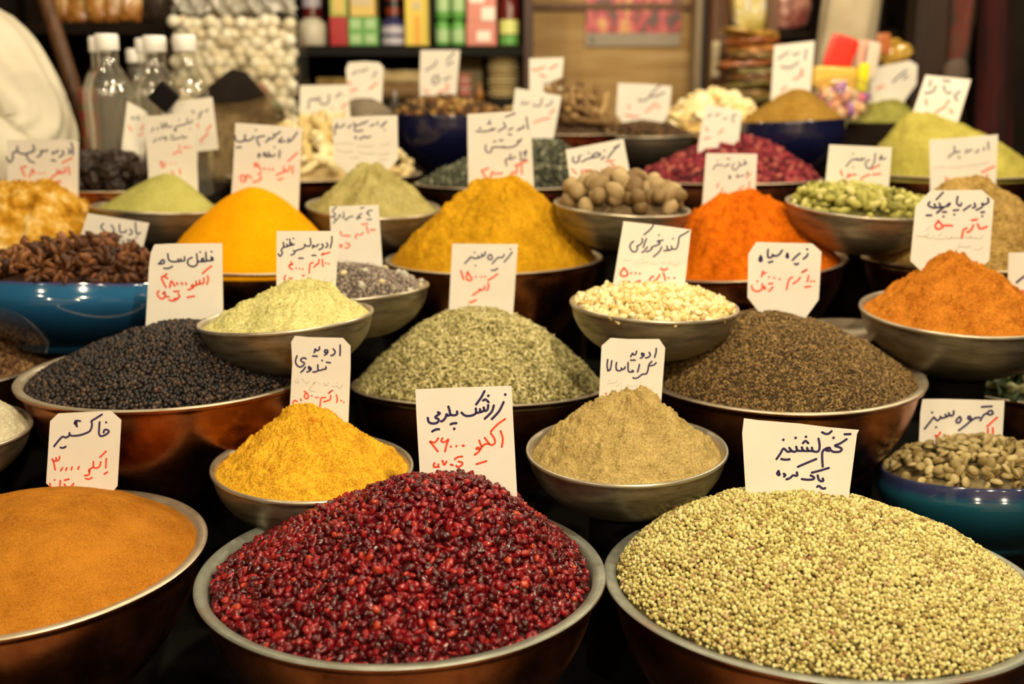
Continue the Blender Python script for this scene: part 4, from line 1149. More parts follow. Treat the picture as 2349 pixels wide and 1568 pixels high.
card('garlicgreen', 0.025, Z['c21'], [(130, 150), (1690, 95), (1710, 1150), (1450, 1440), (1300, 1640), (620, 1640), (160, 1180)], {
    'b': (44, '1430,240 1390,292 1340,300 1345,345 1290,370;1385,445;1220,250 1215,320;1140,310 1040,360;980,230 900,285 860,270;850,300 680,345 650,270;680,360 660,430 700,480 860,455;570,320 560,360 500,390;420,300 395,345 300,390 220,372 190,450 190,560;200,380 250,290;1050,600 950,632 900,605 780,670;690,600 672,640 705,640'),
    'p': (24, '1510,760 1440,790 1300,820;1100,820 950,850 700,830;640,770 400,770 180,790;1500,1000 1340,1040 1240,1030;1150,1000 950,1030 750,970;620,960 440,980 220,930;1440,1160 1250,1180;760,1110 560,1130')},
     'white card with pointed bottom behind the rough grey-green cone', 3)

card('turmeric', 0.03, Z['c22'], [(150, 85), (1290, 165), (1235, 1500), (1230, 1800), (70, 1800), (75, 1360), (110, 900)], {
    'b': (34, '1210,250 1150,330 1100,395 1040,412;1060,350 1062,402;1000,400 890,412 950,340;920,240 830,295 800,280;830,312 790,350 720,370 670,420;720,345;650,310 530,335 520,380 560,480;470,320 420,370 360,392 310,370 320,290;340,380 220,412 150,370 150,310;500,210;170,510 250,500;910,560 900,680;830,630 770,662 710,590;745,660 640,655 640,600 690,640;820,500;550,610 545,680 570,640 550,610'),
    'r': (34, '1210,600 1050,745;1130,830 1130,950;1080,830 1060,900 980,925 850,980;980,840 990,900;880,1060 960,1045;540,820 480,830 490,775 540,810 590,900;640,860 655,890;720,870 730,890;790,870 795,900;540,960 590,950;570,1000 590,1040 540,1080 450,1100;430,1030 360,980;340,990 320,1080 250,1080 240,1000 290,990 330,1060')},
     'large white card behind the vivid yellow cone', 3)

card('sabzi', 0.025, Z['c23'], [(410, 350), (480, 380), (1200, 345), (1255, 1400), (1265, 1850), (480, 1850), (480, 1280)], {
    'b': (24, '1170,440 1150,480 1100,490 1090,420;1130,580;1080,500 1030,520 970,530;975,530 900,560 920,610 880,600;960,440;850,540 770,552 760,490;740,500 720,560 690,562 690,490;630,560 620,600;560,570 530,620;1080,710 1020,722 1010,680;980,720 900,740 830,740;830,690 880,690;770,720 720,710 760,760;690,720 640,750;600,740 565,790'),
    'r': (25, '1030,870 1060,872;1080,870;1110,870;1150,870;960,840 972,900;1000,950 940,940 870,980;670,1090 690,1180 740,1160 690,1100;760,1120;830,1120;900,1120;840,1240 880,1290;970,1210 980,1290')},
     'tall white card behind the smooth pale green cone', 3)

card('limes', 0.022, Z['c23'], [(680, 175), (1480, 85), (1580, 900), (1250, 940), (1230, 1500), (800, 1500), (720, 900)], {
    'b': (26, '1410,280 1380,312;1330,310 1270,350;1300,370 1260,420;1200,330 1160,300;860,310 820,320'), 'r': (27, '1250,500 1262,560;1460,520 1390,620;1420,660 1360,700 1300,770;1310,810')},
     'tilted card half hidden behind the tall card of the pale green cone', 3)

card('limes', 0.03, Z['c23'], [(150, 150), (470, 320), (420, 1020), (400, 1300), (160, 1300), (50, 1000)], {
    'b': (24, '320,370 332,440;220,390 232,440;260,400 300,430'), 'r': (26, '170,530 210,610;400,520 370,600;380,660 330,690')},
     'narrow shaded card standing in the black dried limes', 3, 35)

card('mottled', 0.02, Z['c26'], [(155, 195), (1700, 205), (1770, 260), (1760, 1480), (1755, 1900), (190, 1900), (165, 1170)], {
    'b': (46, '1600,270 1640,400 1640,540;1540,410 1592,460 1540,510;1400,450 1435,512 1340,590;1300,430 1285,480 1190,482 1190,530;1150,660 1250,670;1070,430 1040,455 920,452 935,520 840,590;750,320 772,440 720,460;725,470 600,520 630,620 690,690 770,710;580,520 480,512 400,450 390,350;400,460 300,490 290,590;300,600 240,700 190,680 150,590'),
    'r': (46, '1620,610 1400,720;1530,800 1570,970;1450,830 1465,930 1290,950;1380,940 1360,890;1285,870 1290,950 1150,1060;1220,1150 1370,1130;470,820 560,1010;520,810 590,800;730,870 660,1040;740,870 780,960;890,950;990,950;480,1150 500,1250;600,1160 632,1230;640,1140 680,1220;830,1130 920,1110')},
     'white card behind the amber and cream mottled heap', 3)

card('ginger', 0.04, Z['c27'], [(55, 530), (720, 520), (765, 960), (770, 1300), (70, 1300), (40, 900)], {
    'b': (25, '620,640 560,700;640,655;460,660 455,770 370,802 330,750;340,700 300,735 250,740;260,730 190,735 170,860;290,700;510,860'),
    'r': (27, '710,790 640,850;690,900 630,940 570,970;200,930 222,1000;250,920 270,1000;190,1110 210,1160;280,1090 300,1140')},
     'white card standing in the cream ginger roots', 3)

card('navy', 0.0, Z['c27'], [(740, 205), (960, 190), (1170, 205), (1235, 270), (1210, 790), (1205, 880), (760, 900), (700, 300)], {
    'b': (24, '1130,330 1110,380 1080,410;1010,290 960,320 900,330;870,330 790,372'), 'r': (26, '740,480 770,520;860,580 770,610;1140,490 1090,540 1030,580')},
     'small white card with rounded top corners standing in the grey powder dish', 3, 0, 2.02)

card('navy', 0.03, Z['c27'], [(1760, 30), (2320, 30), (2270, 640), (2260, 950), (1760, 950), (1745, 500)], {
    'b': (25, '2240,60 2130,180;2220,190 2190,220 2130,242;1990,180 1970,232 1900,280 1830,320;2180,400 2140,430 2090,450;2000,390 1930,440 1950,510 2020,470 2005,395'), 'r': (26, '2130,500 2150,580;2150,580 2080,610 2020,630;1820,590 1870,640')},
     'white card standing in the brown dried flowers of the navy bowl', 3)

card('sticks', 0.03, Z['c30'], [(55, 525), (365, 515), (335, 880), (320, 1150), (60, 1150)], {
    'r': (16, '310,580 240,620;190,600 140,622 80,630;200,690 150,670'), 'b': (12, '290,720 240,745 180,750')},
     'narrow bright card with red writing at its top, in the root sticks', 3)

card('tea', 0.05, Z['c30'], [(-70, 790), (345, 860), (270, 1260), (255, 1500), (-150, 1500)], {
    'b': (15, '260,900 250,935 200,952;170,880 150,950 90,942;50,920 20,930 -20,930;0,900'), 'r': (16, '280,980 240,1022;240,1060 180,1070 100,1100;60,1110')},
     'tilted white card standing in the grey-green dried leaves', 3)

card('clove', 0.03, Z['c32'], [(130, 75), (600, 90), (1035, 130), (995, 560), (900, 740), (880, 950), (240, 950), (220, 760), (95, 610)], {
    'b': (30, '840,115 700,240 670,300;920,230 770,292 650,312 600,360 490,372 485,350;780,300 800,270'), 'r': (30, '310,450 322,500;260,610 370,640 480,640;760,410 690,492 590,570;800,440 822,500')},
     'wide white card with clipped lower corners standing in the cloves', 3)

card('rosebud', -0.045, Z['c32'], [(1600, 430), (2220, 540), (2150, 1200), (2140, 1600), (1450, 1600), (1480, 1130)], {
    'b': (26, '2100,600 2060,640 2072,740;2120,620;1960,660 1910,682;1840,590 1770,632;1700,600 1640,642'), 'r': (28, '1610,830 1642,880;1900,860 1820,930;1580,1020 1680,990')},
     'bright white card standing in the crimson rosebuds', 3)

card('navytwo', 0.03, Z['c33'], [(125, 115), (570, 65), (525, 600), (520, 850), (85, 850), (90, 660)], {
    'b': (22, '480,160 470,210 460,270;400,190 370,215 330,212;280,190 230,220 170,262;390,300 340,340 280,362 200,350'), 'r': (22, '430,370 420,422;440,420 400,460 340,490;260,570 200,610')},
     'tall bright card behind the dark tan cone of the back row', 3)

card('green', 0.03, Z['c33'], [(1220, 360), (1620, 280), (1700, 335), (1690, 540), (1560, 720), (1540, 900), (1200, 900), (1140, 690), (1170, 430)], {
    'b': (24, '1580,390 1500,450 1430,520;1590,450 1540,482'), 'r': (24, '1330,560 1260,592')},
     'eight-sided bright card behind the olive green mound', 3)

card('lightgreen', 0.02, Z['c33'], [(1790, 440), (2290, 490), (2130, 1010), (2090, 1250), (1540, 1250), (1630, 910)], {
    'b': (24, '2170,620 2110,670 2140,722;2070,630 2020,642;1990,560 2002,620;1900,560 1870,622 1780,642;1850,500 1830,560;1980,500 2060,510'), 'r': (24, '1790,710 1802,770;2050,720 2010,762;2010,790 1950,820 1900,850;2060,820 2082,860;1690,850 1722,890;1800,850 1832,880')},
     'tilted white card standing in the big light green mound', 3)

# ------------------------------------------------------------------ room
def struct(o):
    o['kind'] = 'structure'
    return o

BLACKCLOTH = plain('black_cloth', (0.006, 0.005, 0.004), 0.9, spec=0.15)
DARKWALL = mottled('dark_wall', [(0.3, (0.010, 0.007, 0.005)), (0.7, (0.028, 0.020, 0.014))], 5, 0.9, spec=0.2)
TANWOOD = mottled('tan_wood_panel', [(0.25, (0.30, 0.165, 0.050)), (0.5, (0.44, 0.27, 0.095)), (0.75, (0.58, 0.42, 0.20))], 5, 0.6, spec=0.3, stretch=(0.7, 1, 9), detail=6)
STONE = mottled('worn_stone_paving', [(0.3, (0.34, 0.23, 0.13)), (0.7, (0.50, 0.38, 0.24))], 6, 0.6)
BRICK = mottled('warm_plaster', [(0.3, (0.36, 0.20, 0.09)), (0.7, (0.56, 0.38, 0.20))], 4, 0.8)
struct(box_obj('floor', (0, 0.3, -0.05), (4.4, 7.6, 0.1), STONE))
struct(box_obj('wall_front', (0, -2.55, 1.35), (4.4, 0.1, 2.7), BRICK))
struct(box_obj('ceiling', (0, 0.3, 2.75), (4.4, 7.6, 0.1), DARKWALL))
struct(box_obj('wall_back', (0, 3.06, 1.35), (4.4, 0.1, 2.7), TANWOOD))
struct(box_obj('wall_left', (-2.15, 0.3, 1.35), (0.1, 7.6, 2.7), DARKWALL))
struct(box_obj('wall_right', (2.15, 0.3, 1.35), (0.1, 7.6, 2.7), DARKWALL))
wy = 3.005
a, b = ray_y(1212, 22, wy), ray_y(1600, 8, wy)
struct(box_obj('trim_1', ((a.x + b.x) / 2, wy - 0.006, (a.z + b.z) / 2), (b.x - a.x, 0.02, b.z - a.z), BROWNWOOD))
py = 2.90
for i, (x0, x1, m) in enumerate(((1596, 1611, plain('pale_trim', (0.36, 0.27, 0.16), 0.5)), (1611, 1625, plain('black_trim', (0.004, 0.004, 0.004), 0.4)), (1625, 1633, plain('grey_trim', (0.22, 0.19, 0.15), 0.5)))):
    p, q = ray_y(x0, 100, py), ray_y(x1, 100, py)
    struct(box_obj('trim_%d' % (i + 2), ((p.x + q.x) / 2, py + 0.05, 1.33), (q.x - p.x, 0.09, 2.66), m))

# ------------------------------------------------------------------ the tiered stand under the bowls
stand = link('display_stand', None)
tag(stand, 'black tiered display stand carrying all the spice bowls', 'stand')
TOPZ = 0.742
box_obj('table_top', (0, 1.14, TOPZ - 0.02), (2.1, 1.04, 0.04), BLACKCLOTH, stand, 0.004)
box_obj('table_top', (0.30, 1.925, TOPZ - 0.02), (1.56, 0.52, 0.04), BLACKCLOTH, stand, 0.004)
box_obj('front_cloth', (0, 0.632, (TOPZ - 0.04) / 2), (2.1, 0.02, TOPZ - 0.04), BLACKCLOTH, stand)
for sx, yy in ((-1.0, 0.68), (1.0, 0.68), (-1.0, 1.6), (1.02, 2.12), (-0.42, 2.12)):
        box_obj('leg', (sx, yy, (TOPZ - 0.04) / 2), (0.06, 0.06, TOPZ - 0.04), DARKWOOD, stand)
for key, (bz, br) in BASE.items():
    R, c, t = BOWLS[key]
    if c[1] > 2.14:
        continue
    r = br * 0.9
    for k2, (R2, c2, t2) in BOWLS.items():
        if k2 == key:
            continue
        b2 = BASE[k2][0]
        if b2 > bz - 0.01:
            continue
        d = math.hypot(c[0] - c2[0], c[1] - c2[1])
        r = min(r, d - R2 - 0.006)
    if r < 0.010 or bz - TOPZ < 0.012:
        if bz - TOPZ < 0.012 and r > 0.01:
            r = br * 0.8
        else:
            continue
    zt = bz - 0.0005
    link('riser', lathe('riser', [(0.0, TOPZ), (r, TOPZ), (r, zt), (0.0, zt)], 40, smooth=False), [BLACKCLOTH], stand, (c[0], c[1], 0))

bench = link('back_bench', None)
tag(bench, 'dark back bench behind the spice bowls', 'bench')
BZ = 1.105
box_obj('bench_top', (0.33, 2.47, BZ - 0.02), (2.0, 0.50, 0.04), DARKWOOD, bench)
box_obj('side_top', (-0.665, 2.18, BZ - 0.02), (0.40, 1.08, 0.04), DARKWOOD, bench)
for x, y in ((-0.82, 1.68), (-0.52, 1.72), (-0.82, 2.68), (1.28, 2.26), (1.28, 2.68), (0.2, 2.66)):
    box_obj('leg', (x, y, (BZ - 0.04) / 2), (0.05, 0.05, BZ - 0.04), DARKWOOD, bench)

# small empty plate seen between the dark seeds and the paprika bowl
pl = ray_y(1955, 757, 1.24)
plate = link('metal_plate', lathe('metal_plate', [(0, -0.008), (0.035, -0.008), (0.06, 0.0), (0.063, 0.0015), (0.058, 0.002), (0.034, -0.005), (0, -0.005)], 64), [TIN])
plate.location = pl
tag(plate, 'small pale metal plate in the gap left of the paprika bowl', 'plate')
link('riser', lathe('riser', [(0, TOPZ), (0.033, TOPZ), (0.033, pl.z - 0.0085), (0, pl.z - 0.0085)], 32, smooth=False), [BLACKCLOTH], stand, (pl.x, pl.y, 0))

# dish of grey powder in front of the deep navy bowl
dp = ray_y(836, 262, 2.02)
dish = link('grey_dish', lathe('grey_dish', [(0, -0.03), (0.03, -0.03), (0.055, -0.004), (0.058, 0), (0.053, 0.0), (0.03, -0.02), (0, -0.02)], 64), [STEEL])
dish.location = dp
tag(dish, 'small dish of grey powder left of the deep navy bowl', 'dish')
gv = [(0.0, 0.028), (0.015, 0.027), (0.03, 0.020), (0.045, 0.008), (0.052, -0.002), (0.03, -0.018), (0, -0.018)]
g = link('grey_powder_heap', lathe('grey_powder_heap', gv, 64, 0.004, 4), [powder('grey_powder', (0.12, 0.095, 0.065), (0.24, 0.195, 0.14), 300, 30, 0.4)])
g.location = dp
tag(g, 'smooth grey powder mound in the small dish', 'spice', None, 'stuff')
link('riser', lathe('riser', [(0, TOPZ), (0.028, TOPZ), (0.028, dp.z - 0.0305), (0, dp.z - 0.0305)], 32, smooth=False), [BLACKCLOTH], stand, (dp.x, dp.y, 0))

# ------------------------------------------------------------------ see-through plastic
def clear(name, tint, gloss=0.10, rough=0.06, haze=0.05, edge=0.75):
    m = bpy.data.materials.new(name)
    m.use_nodes = True
    nt = m.node_tree
    nt.nodes.clear()
    out = nt.nodes.new('ShaderNodeOutputMaterial')
    tr = nt.nodes.new('ShaderNodeBsdfTransparent')
    tr.inputs[0].default_value = (*tint, 1)
    gl = nt.nodes.new('ShaderNodeBsdfGlossy')
    gl.inputs['Roughness'].default_value = rough
    lw = nt.nodes.new('ShaderNodeLayerWeight')
    lw.inputs[0].default_value = 0.35
    mr = nt.nodes.new('ShaderNodeMapRange')
    mr.inputs['To Min'].default_value = gloss
    mr.inputs['To Max'].default_value = edge
    nt.links.new(lw.outputs['Facing'], mr.inputs[0])
    hz = nt.nodes.new('ShaderNodeMixShader')   # white haze mixed in to brighten the plastic, as fine scratches would
    hz.inputs[0].default_value = haze
    df = nt.nodes.new('ShaderNodeBsdfDiffuse')
    df.inputs[0].default_value = (0.8, 0.78, 0.70, 1)
    nt.links.new(tr.outputs[0], hz.inputs[1])
    nt.links.new(df.outputs[0], hz.inputs[2])
    mx = nt.nodes.new('ShaderNodeMixShader')
    nt.links.new(mr.outputs[0], mx.inputs[0])
    nt.links.new(hz.outputs[0], mx.inputs[1])
    nt.links.new(gl.outputs[0], mx.inputs[2])
    nt.links.new(mx.outputs[0], out.inputs[0])
    return m

CLEAR = clear('clear_bottle_plastic', (0.97, 0.97, 0.93), 0.06, 0.09, 0.055)
FILM = clear('clear_bag_film', (0.97, 0.96, 0.93), 0.03, 0.10, 0.03, 0.30)
WHITECAP = plain('white_cap_plastic', (0.86, 0.85, 0.82), 0.4)

# bottles on the side bench
def bottle(px, ycap, yw, label, scale=1.0):
    top = ray_y(px, ycap, yw)
    Hh = top.z - BZ
    s = scale
    body = [(0, 0.0), (0.027 * s, 0.0), (0.032 * s, 0.006), (0.032 * s, Hh * 0.30), (0.0305 * s, Hh * 0.45), (0.032 * s, Hh * 0.60)]
    for k in range(1, 11):
        t = k / 10
        body.append(((0.0145 + 0.0175 * math.cos(math.pi / 2 * t) ** 0.75) * s, Hh * (0.60 + 0.21 * t)))
    body += [(0.0145 * s, Hh - 0.030), (0.0135 * s, Hh - 0.012)]
    root = link('clear_bottle', None)
    root.location = (top.x, top.y, BZ)
    link('bottle_body', lathe('bottle_body', body, 48, 0.004, int(px)), [CLEAR], root)
    link('bottle_cap', lathe('bottle_cap', [(0.0165 * s, Hh - 0.023), (0.017 * s, Hh - 0.022), (0.017 * s, Hh - 0.003), (0.0155 * s, Hh), (0, Hh)], 40), [WHITECAP], root)
    tag(root, label, 'bottle', 'clear bottles with white caps')
bottle(243, 78, 1.70, 'nearest tall clear bottle with white cap, beside the white sleeve')
bottle(228, 84, 1.80, 'clear bottle half hidden behind the nearest tall one')
bottle(353, 82, 1.72, 'clear bottle with white cap above the black packet')
bottle(334, 88, 1.83, 'clear bottle half hidden behind the one above the black packet')
bottle(422, 80, 1.70, 'clear bottle with white cap in front of the bag of white balls')
bottle(309, 112, 2.02, 'small far clear bottle with low white cap', 0.9)

# bag of white balls
by = 2.36
bl, br_, bt = ray_y(384, 150, by), ray_y(680, 150, by), ray_y(530, 4, by)
bw, bc = (br_.x - bl.x) / 2, (br_.x + bl.x) / 2
bh = bt.z - BZ
def superell(n=64, m=48, e=0.45):
    V = []
    for i in range(m + 1):
        ph = -math.pi / 2 + math.pi * i / m
        for j in range(n):
            th = 2 * math.pi * j / n
            f = lambda w, q: math.copysign(abs(w) ** q, w)
            V.append((f(math.cos(ph), e) * f(math.cos(th), e), f(math.cos(ph), e) * f(math.sin(th), e), f(math.sin(ph), e)))
    F = []
    for i in range(m):
        for j in range(n):
            F.append((i * n + j, i * n + (j + 1) % n, (i + 1) * n + (j + 1) % n, (i + 1) * n + j))
    return np.array(V), np.array(F)
sv, sf = superell()
v = sv.copy()
n_ = fbm(v * 2.2, 4, 9)
v *= (1 + 0.03 * n_)[:, None]
top = np.clip((v[:, 2] - 0.55) / 0.45, 0, 1)
v[:, 1] *= 1 - 0.75 * top
bag = link('clear_bag', mesh_np('clear_bag', v * np.array((bw * 1.02, 0.10, bh / 2)) + np.array((0, 0, bh / 2)), sf), [FILM])
bag.location = (bc, by + 0.08, BZ)
tag(bag, 'tall clear plastic bag filled with white balls', 'bag')
WHITEFILM = clear('crumpled_white_film', (0.92, 0.90, 0.85), 0.08, 0.15, 0.35, 0.4)
V, F = [], []
for i in range(9):
    for j in range(40):
        x = -1 + 2 * j / 39
        V.append((x * bw * (0.98 - 0.02 * i / 8) + 0.004 * math.sin(i * 2.1 + j), 0.012 * math.sin(j * 1.1 + i * 0.7) + 0.006 * math.sin(j * 2.7), bh - 0.022 + 0.006 * i + 0.006 * math.sin(j * 0.6)))
F = [(i * 40 + j, i * 40 + j + 1, (i + 1) * 40 + j + 1, (i + 1) * 40 + j) for i in range(8) for j in range(39)]
nk = link('bag_neck', mesh_np('bag_neck', V, F), [WHITEFILM], bag)
nk.location = (0, -0.045, 0)
nm_ = nk.modifiers.new('thick', 'SOLIDIFY')
nm_.thickness = 0.001
BALL = grainy('off_white_ball', [(0.0, (0.70, 0.60, 0.40)), (0.5, (0.82, 0.75, 0.57)), (1.0, (0.90, 0.86, 0.72))], 0.7, 0.3, by='object')
bm_ = [proto_mesh('white_ball', *wrinkled(3, (0.0128,) * 3, 0.06, 2, i + 11), BALL) for i in range(3)]
rng = np.random.default_rng(4)
k = 0
for layer in range(2):
    st = 0.0225
    nz = int((bh - 0.02) / (st * 0.87))
    for iz in range(nz):
        for ix in range(-7, 8):
            x = (ix + 0.5 * ((iz + layer) % 2)) * st
            if abs(x) > bw - 0.016:
                continue
            z = 0.016 + iz * st * 0.87
            if z > bh - 0.022:
                continue
            o = bpy.data.objects.new('white_ball', bm_[k % 3])
            COL.objects.link(o)
            j = rng.uniform(-0.006, 0.006, 3)
            o.location = (bc + x + j[0], by + 0.08 - 0.078 + layer * 0.021 + j[1] + 0.02 * (x / bw) ** 2, BZ + z + j[2])
            o.rotation_euler = tuple(rng.uniform(0, 6, 3))
            tag(o, 'off-white round ball inside the tall clear bag', 'dried ball', 'white balls in the clear bag')
            k += 1

# dark packets in front of the bag
def pillow(name, c, s, mat, rot=(0, 0, 0), seed=1, e=0.5, parent=None, lump=0.06):
    vv = sv if e == 0.45 else superell(40, 30, e)[0]
    ff = sf if e == 0.45 else superell(40, 30, e)[1]
    n = fbm(vv * 2.0 + seed * 3.7, 3, seed)
    q = vv * (1 + lump * n)[:, None] * np.array(s) / 2
    o = link(name, mesh_np(name, q, ff), [mat], parent)
    o.location = c
    o.rotation_euler = rot
    return o
BROWNPACK = mottled('brown_translucent_wrap', [(0.3, (0.035, 0.022, 0.010)), (0.5, (0.13, 0.085, 0.040)), (0.62, (0.28, 0.20, 0.10)), (0.75, (0.06, 0.04, 0.02))], 16, 0.2, spec=0.6, coat=0.5)
def outline_body(name, px, yw, depth, mat, bev=0.006):
    bm = bmesh.new()
    pts = [ray_y(x, y, yw) for x, y in px]
    c = sum(pts, Vector()) / len(pts)
    f = bm.faces.new([bm.verts.new(p - c) for p in pts])
    r = bmesh.ops.extrude_face_region(bm, geom=[f])
    bmesh.ops.translate(bm, verts=[e for e in r['geom'] if isinstance(e, bmesh.types.BMVert)], vec=(0, depth, 0))
    bmesh.ops.recalc_face_normals(bm, faces=bm.faces[:])
    bmesh.ops.bevel(bm, geom=bm.edges[:], offset=bev, segments=2, affect='EDGES')
    o = link(name, bm_mesh(name, bm), [mat])
    o.location = c
    return o
yb = FPX * 0
base_px = 784 - FPX * ((BZ - EYE.z) / 2.00 * math.cos(PITCH) + math.sin(PITCH)) / (math.cos(PITCH) - (BZ - EYE.z) / 2.00 * math.sin(PITCH))
o = outline_body('brown_packet', [(438, base_px), (446, 226), (478, 196), (530, 157), (562, 164), (612, 222), (642, 262), (656, base_px)], 2.00, 0.07, BROWNPACK)
tag(o, 'brown peaked see-through packet in front of the bag of white balls', 'packet')
fl = outline_body('folded_flap', [(462, 212), (530, 157), (562, 164), (608, 218), (560, 232), (500, 236)], 1.994, 0.01, plain('black_brown_wrap', (0.012, 0.007, 0.004), 0.5, spec=0.2), 0.002)
fl.parent = o
fl.location = fl.location - o.location
bd = ray_y(376, 222, 1.642)
o = box_obj('black_packet', bd, (0.033, 0.010, 0.033), plain('black_foil', (0.006, 0.004, 0.004), 0.6, spec=0.12), None, 0.003, Matrix.Rotation(math.radians(42), 3, 'Y'))
tag(o, 'black diamond-shaped packet between the bottles and the bag of white balls', 'packet')
st_ = box_obj('packet_stand', (bd.x, bd.y, (BZ + bd.z - 0.028) / 2), (0.035, 0.012, bd.z - 0.028 - BZ), plain('brown_card_box', (0.10, 0.045, 0.02), 0.8), None, 0.002)
tag(st_, 'brown cardboard box under the black diamond-shaped packet', 'box')
pp = ray_y(207, 270, 1.90)
STRIPE = mottled('red_and_green_print', [(0.35, (0.08, 0.13, 0.03)), (0.48, (0.35, 0.02, 0.02)), (0.6, (0.30, 0.10, 0.05)), (0.7, (0.10, 0.16, 0.04))], 30, 0.4, stretch=(0.2, 0.2, 1))
o = box_obj('printed_packet', (pp.x, pp.y, BZ + 0.08), (0.014, 0.05, 0.16), STRIPE, None, 0.002)
tag(o, 'narrow red and green printed packet behind the nearest bottle', 'packet')

# ------------------------------------------------------------------ shelf with goods at the back
SHELF = plain('charcoal_shelf_board', (0.010, 0.0095, 0.008), 0.7, spec=0.15)
sy = 2.72
zs = ray_y(900, 104, sy).z
zl = ray_y(900, 230, sy).z
x0, x1 = ray_y(600, 100, sy).x, ray_y(1206, 100, sy).x
unit = link('shelf_unit', None)
tag(unit, 'charcoal shelf unit with boxes and jars at the back wall', 'shelf')
unit.location = ((x0 + x1) / 2, sy + 0.13, 0)
def spart(n, c, s, m):
    return box_obj(n, (c[0] - (x0 + x1) / 2, c[1] - sy - 0.13, c[2]), s, m, unit, 0.002)
for z in (zs - 0.012, zl - 0.012, zs + 0.30):
    spart('shelf_board', ((x0 + x1) / 2, sy + 0.13, z), (x1 - x0, 0.26, 0.024), SHELF)
spart('back_panel', ((x0 + x1) / 2, sy + 0.262, 0.95), (x1 - x0, 0.012, 1.9), plain('black_shelf_back', (0.005, 0.005, 0.004), 0.9, spec=0.1))
xd = ray_y(990, 50, sy).x
spart('upright', (xd, sy + 0.12, zs + 0.15), (0.011, 0.24, 0.28), SHELF)
spart('upright', (x1 + 0.006, sy + 0.12, 0.95), (0.022, 0.27, 1.9), mottled('dark_red_wood', [(0.3, (0.030, 0.010, 0.005)), (0.7, (0.06, 0.022, 0.010))], 12, 0.5))
spart('upright', (x0, sy + 0.12, 0.95), (0.022, 0.27, 1.9), SHELF)

def goods(name, xa, xb, ya, yb, mat, label, cat, z0, depth=0.07, yw=None, rnd=False, patch=None, group='goods on the back shelf'):
    yw = yw or sy + 0.02
    p, q = ray_y(xa, yb, yw), ray_y(xb, ya, yw)
    w = q.x - p.x
    h = max(q.z - z0, 0.02)
    root = None
    if rnd:
        r = w / 2
        root = link(name, lathe(name, [(0, 0), (r * 0.92, 0), (r, h * 0.06), (r, h * 0.75), (r * 0.85, h * 0.88), (r * 0.6, h * 0.93), (r * 0.6, h), (0, h)], 40), [mat])
        root.location = ((p.x + q.x) / 2, yw + r, z0)
    else:
        root = box_obj(name, ((p.x + q.x) / 2, yw + depth / 2, z0 + h / 2), (w, depth, h), mat, None, 0.002)
    tag(root, label, cat, group)
    for (u0, u1, v0, v1, pm) in patch or ():
        cx = (-0.5 + (u0 + u1) / 2) * w
        if rnd:
            r = w / 2 + 0.0006
            a0 = np.linspace(-2.6, -0.54, 14)
            V = [(r * math.cos(a), r * math.sin(a), h * t) for t in (v0, v1) for a in a0]
            F = [(i, i + 1, i + 15, i + 14) for i in range(13)]
            me = bpy.data.meshes.new('label_or_shine_patch')
            me.from_pydata(V, [], F)
            link('label_or_shine_patch', me, [pm], root)
        else:
            box_obj('label_or_shine_patch', (cx, -depth / 2 - 0.0005, (-0.5 + (v0 + v1) / 2) * h), ((u1 - u0) * w, 0.001, (v1 - v0) * h), pm, root)
    return root
pm = {k: plain('shelf_' + k, c, r) for k, c, r in (
    ('white', (0.62, 0.58, 0.46), 0.35), ('maroon', (0.13, 0.012, 0.010), 0.25), ('red', (0.42, 0.012, 0.016), 0.4), ('lime', (0.42, 0.48, 0.10), 0.4),
    ('green', (0.13, 0.40, 0.085), 0.35), ('palegreen', (0.40, 0.62, 0.30), 0.3), ('gold', (0.72, 0.52, 0.13), 0.35), ('blue', (0.035, 0.030, 0.13), 0.3),
    ('lilac', (0.50, 0.47, 0.56), 0.4), ('black', (0.012, 0.010, 0.010), 0.3), ('rust', (0.30, 0.05, 0.02), 0.3), ('yellow', (0.78, 0.60, 0.07), 0.4),
    ('orange', (0.80, 0.38, 0.03), 0.4), ('pink', (0.66, 0.22, 0.17), 0.3), ('painted_shine', (0.85, 0.85, 0.78), 0.2), ('lemon', (0.75, 0.80, 0.25), 0.3), ('cream', (0.64, 0.53, 0.33), 0.6))}
goods('plastic_tub', 678, 743, 40, 103, pm['white'], 'round white plastic tub at the left end of the back shelf', 'tub', zs, rnd=True)
goods('maroon_jar', 690, 734, -60, 42, pm['maroon'], 'maroon jar behind and above the white tub', 'jar', zs, yw=sy + 0.12, rnd=True, patch=((0.4, 0.6, 0.55, 0.97, pm['lilac']),))
goods('red_box', 757, 796, 38, 103, pm['red'], 'plain red box beside the white tub', 'box', zs)
goods('lime_box', 757, 794, -50, 36, pm['lime'], 'lime green box stacked above the red box', 'box', zs + (ray_y(0, 38, sy + 0.02).z - zs), patch=((0.2, 0.8, 0.1, 0.5, pm['gold']),))
z1 = ray_y(0, 38, sy + 0.02).z
goods('green_box', 800, 832, 39, 103, pm['green'], 'left one of two green boxes beside the red box', 'box', zs, patch=((0.15, 0.85, 0.1, 0.4, pm['palegreen']), (0.15, 0.85, 0.6, 0.92, pm['palegreen'])))
goods('green_box', 834, 866, 39, 103, pm['green'], 'right one of two green boxes beside the red box', 'box', zs, patch=((0.15, 0.85, 0.1, 0.4, pm['palegreen']), (0.15, 0.85, 0.6, 0.92, pm['palegreen'])))
goods('gold_box', 803, 858, -50, 37, pm['gold'], 'gold box lying on the two green boxes', 'box', z1, patch=((0.08, 0.85, 0.28, 0.95, pm['cream']),))
goods('blue_jar', 872, 928, 40, 103, pm['blue'], 'dark blue jar with pale label left of the tall yellow box', 'jar', zs, rnd=True, patch=((0, 1, 0.42, 0.70, pm['lilac']), (0, 1, 0.05, 0.3, pm['lilac'])))
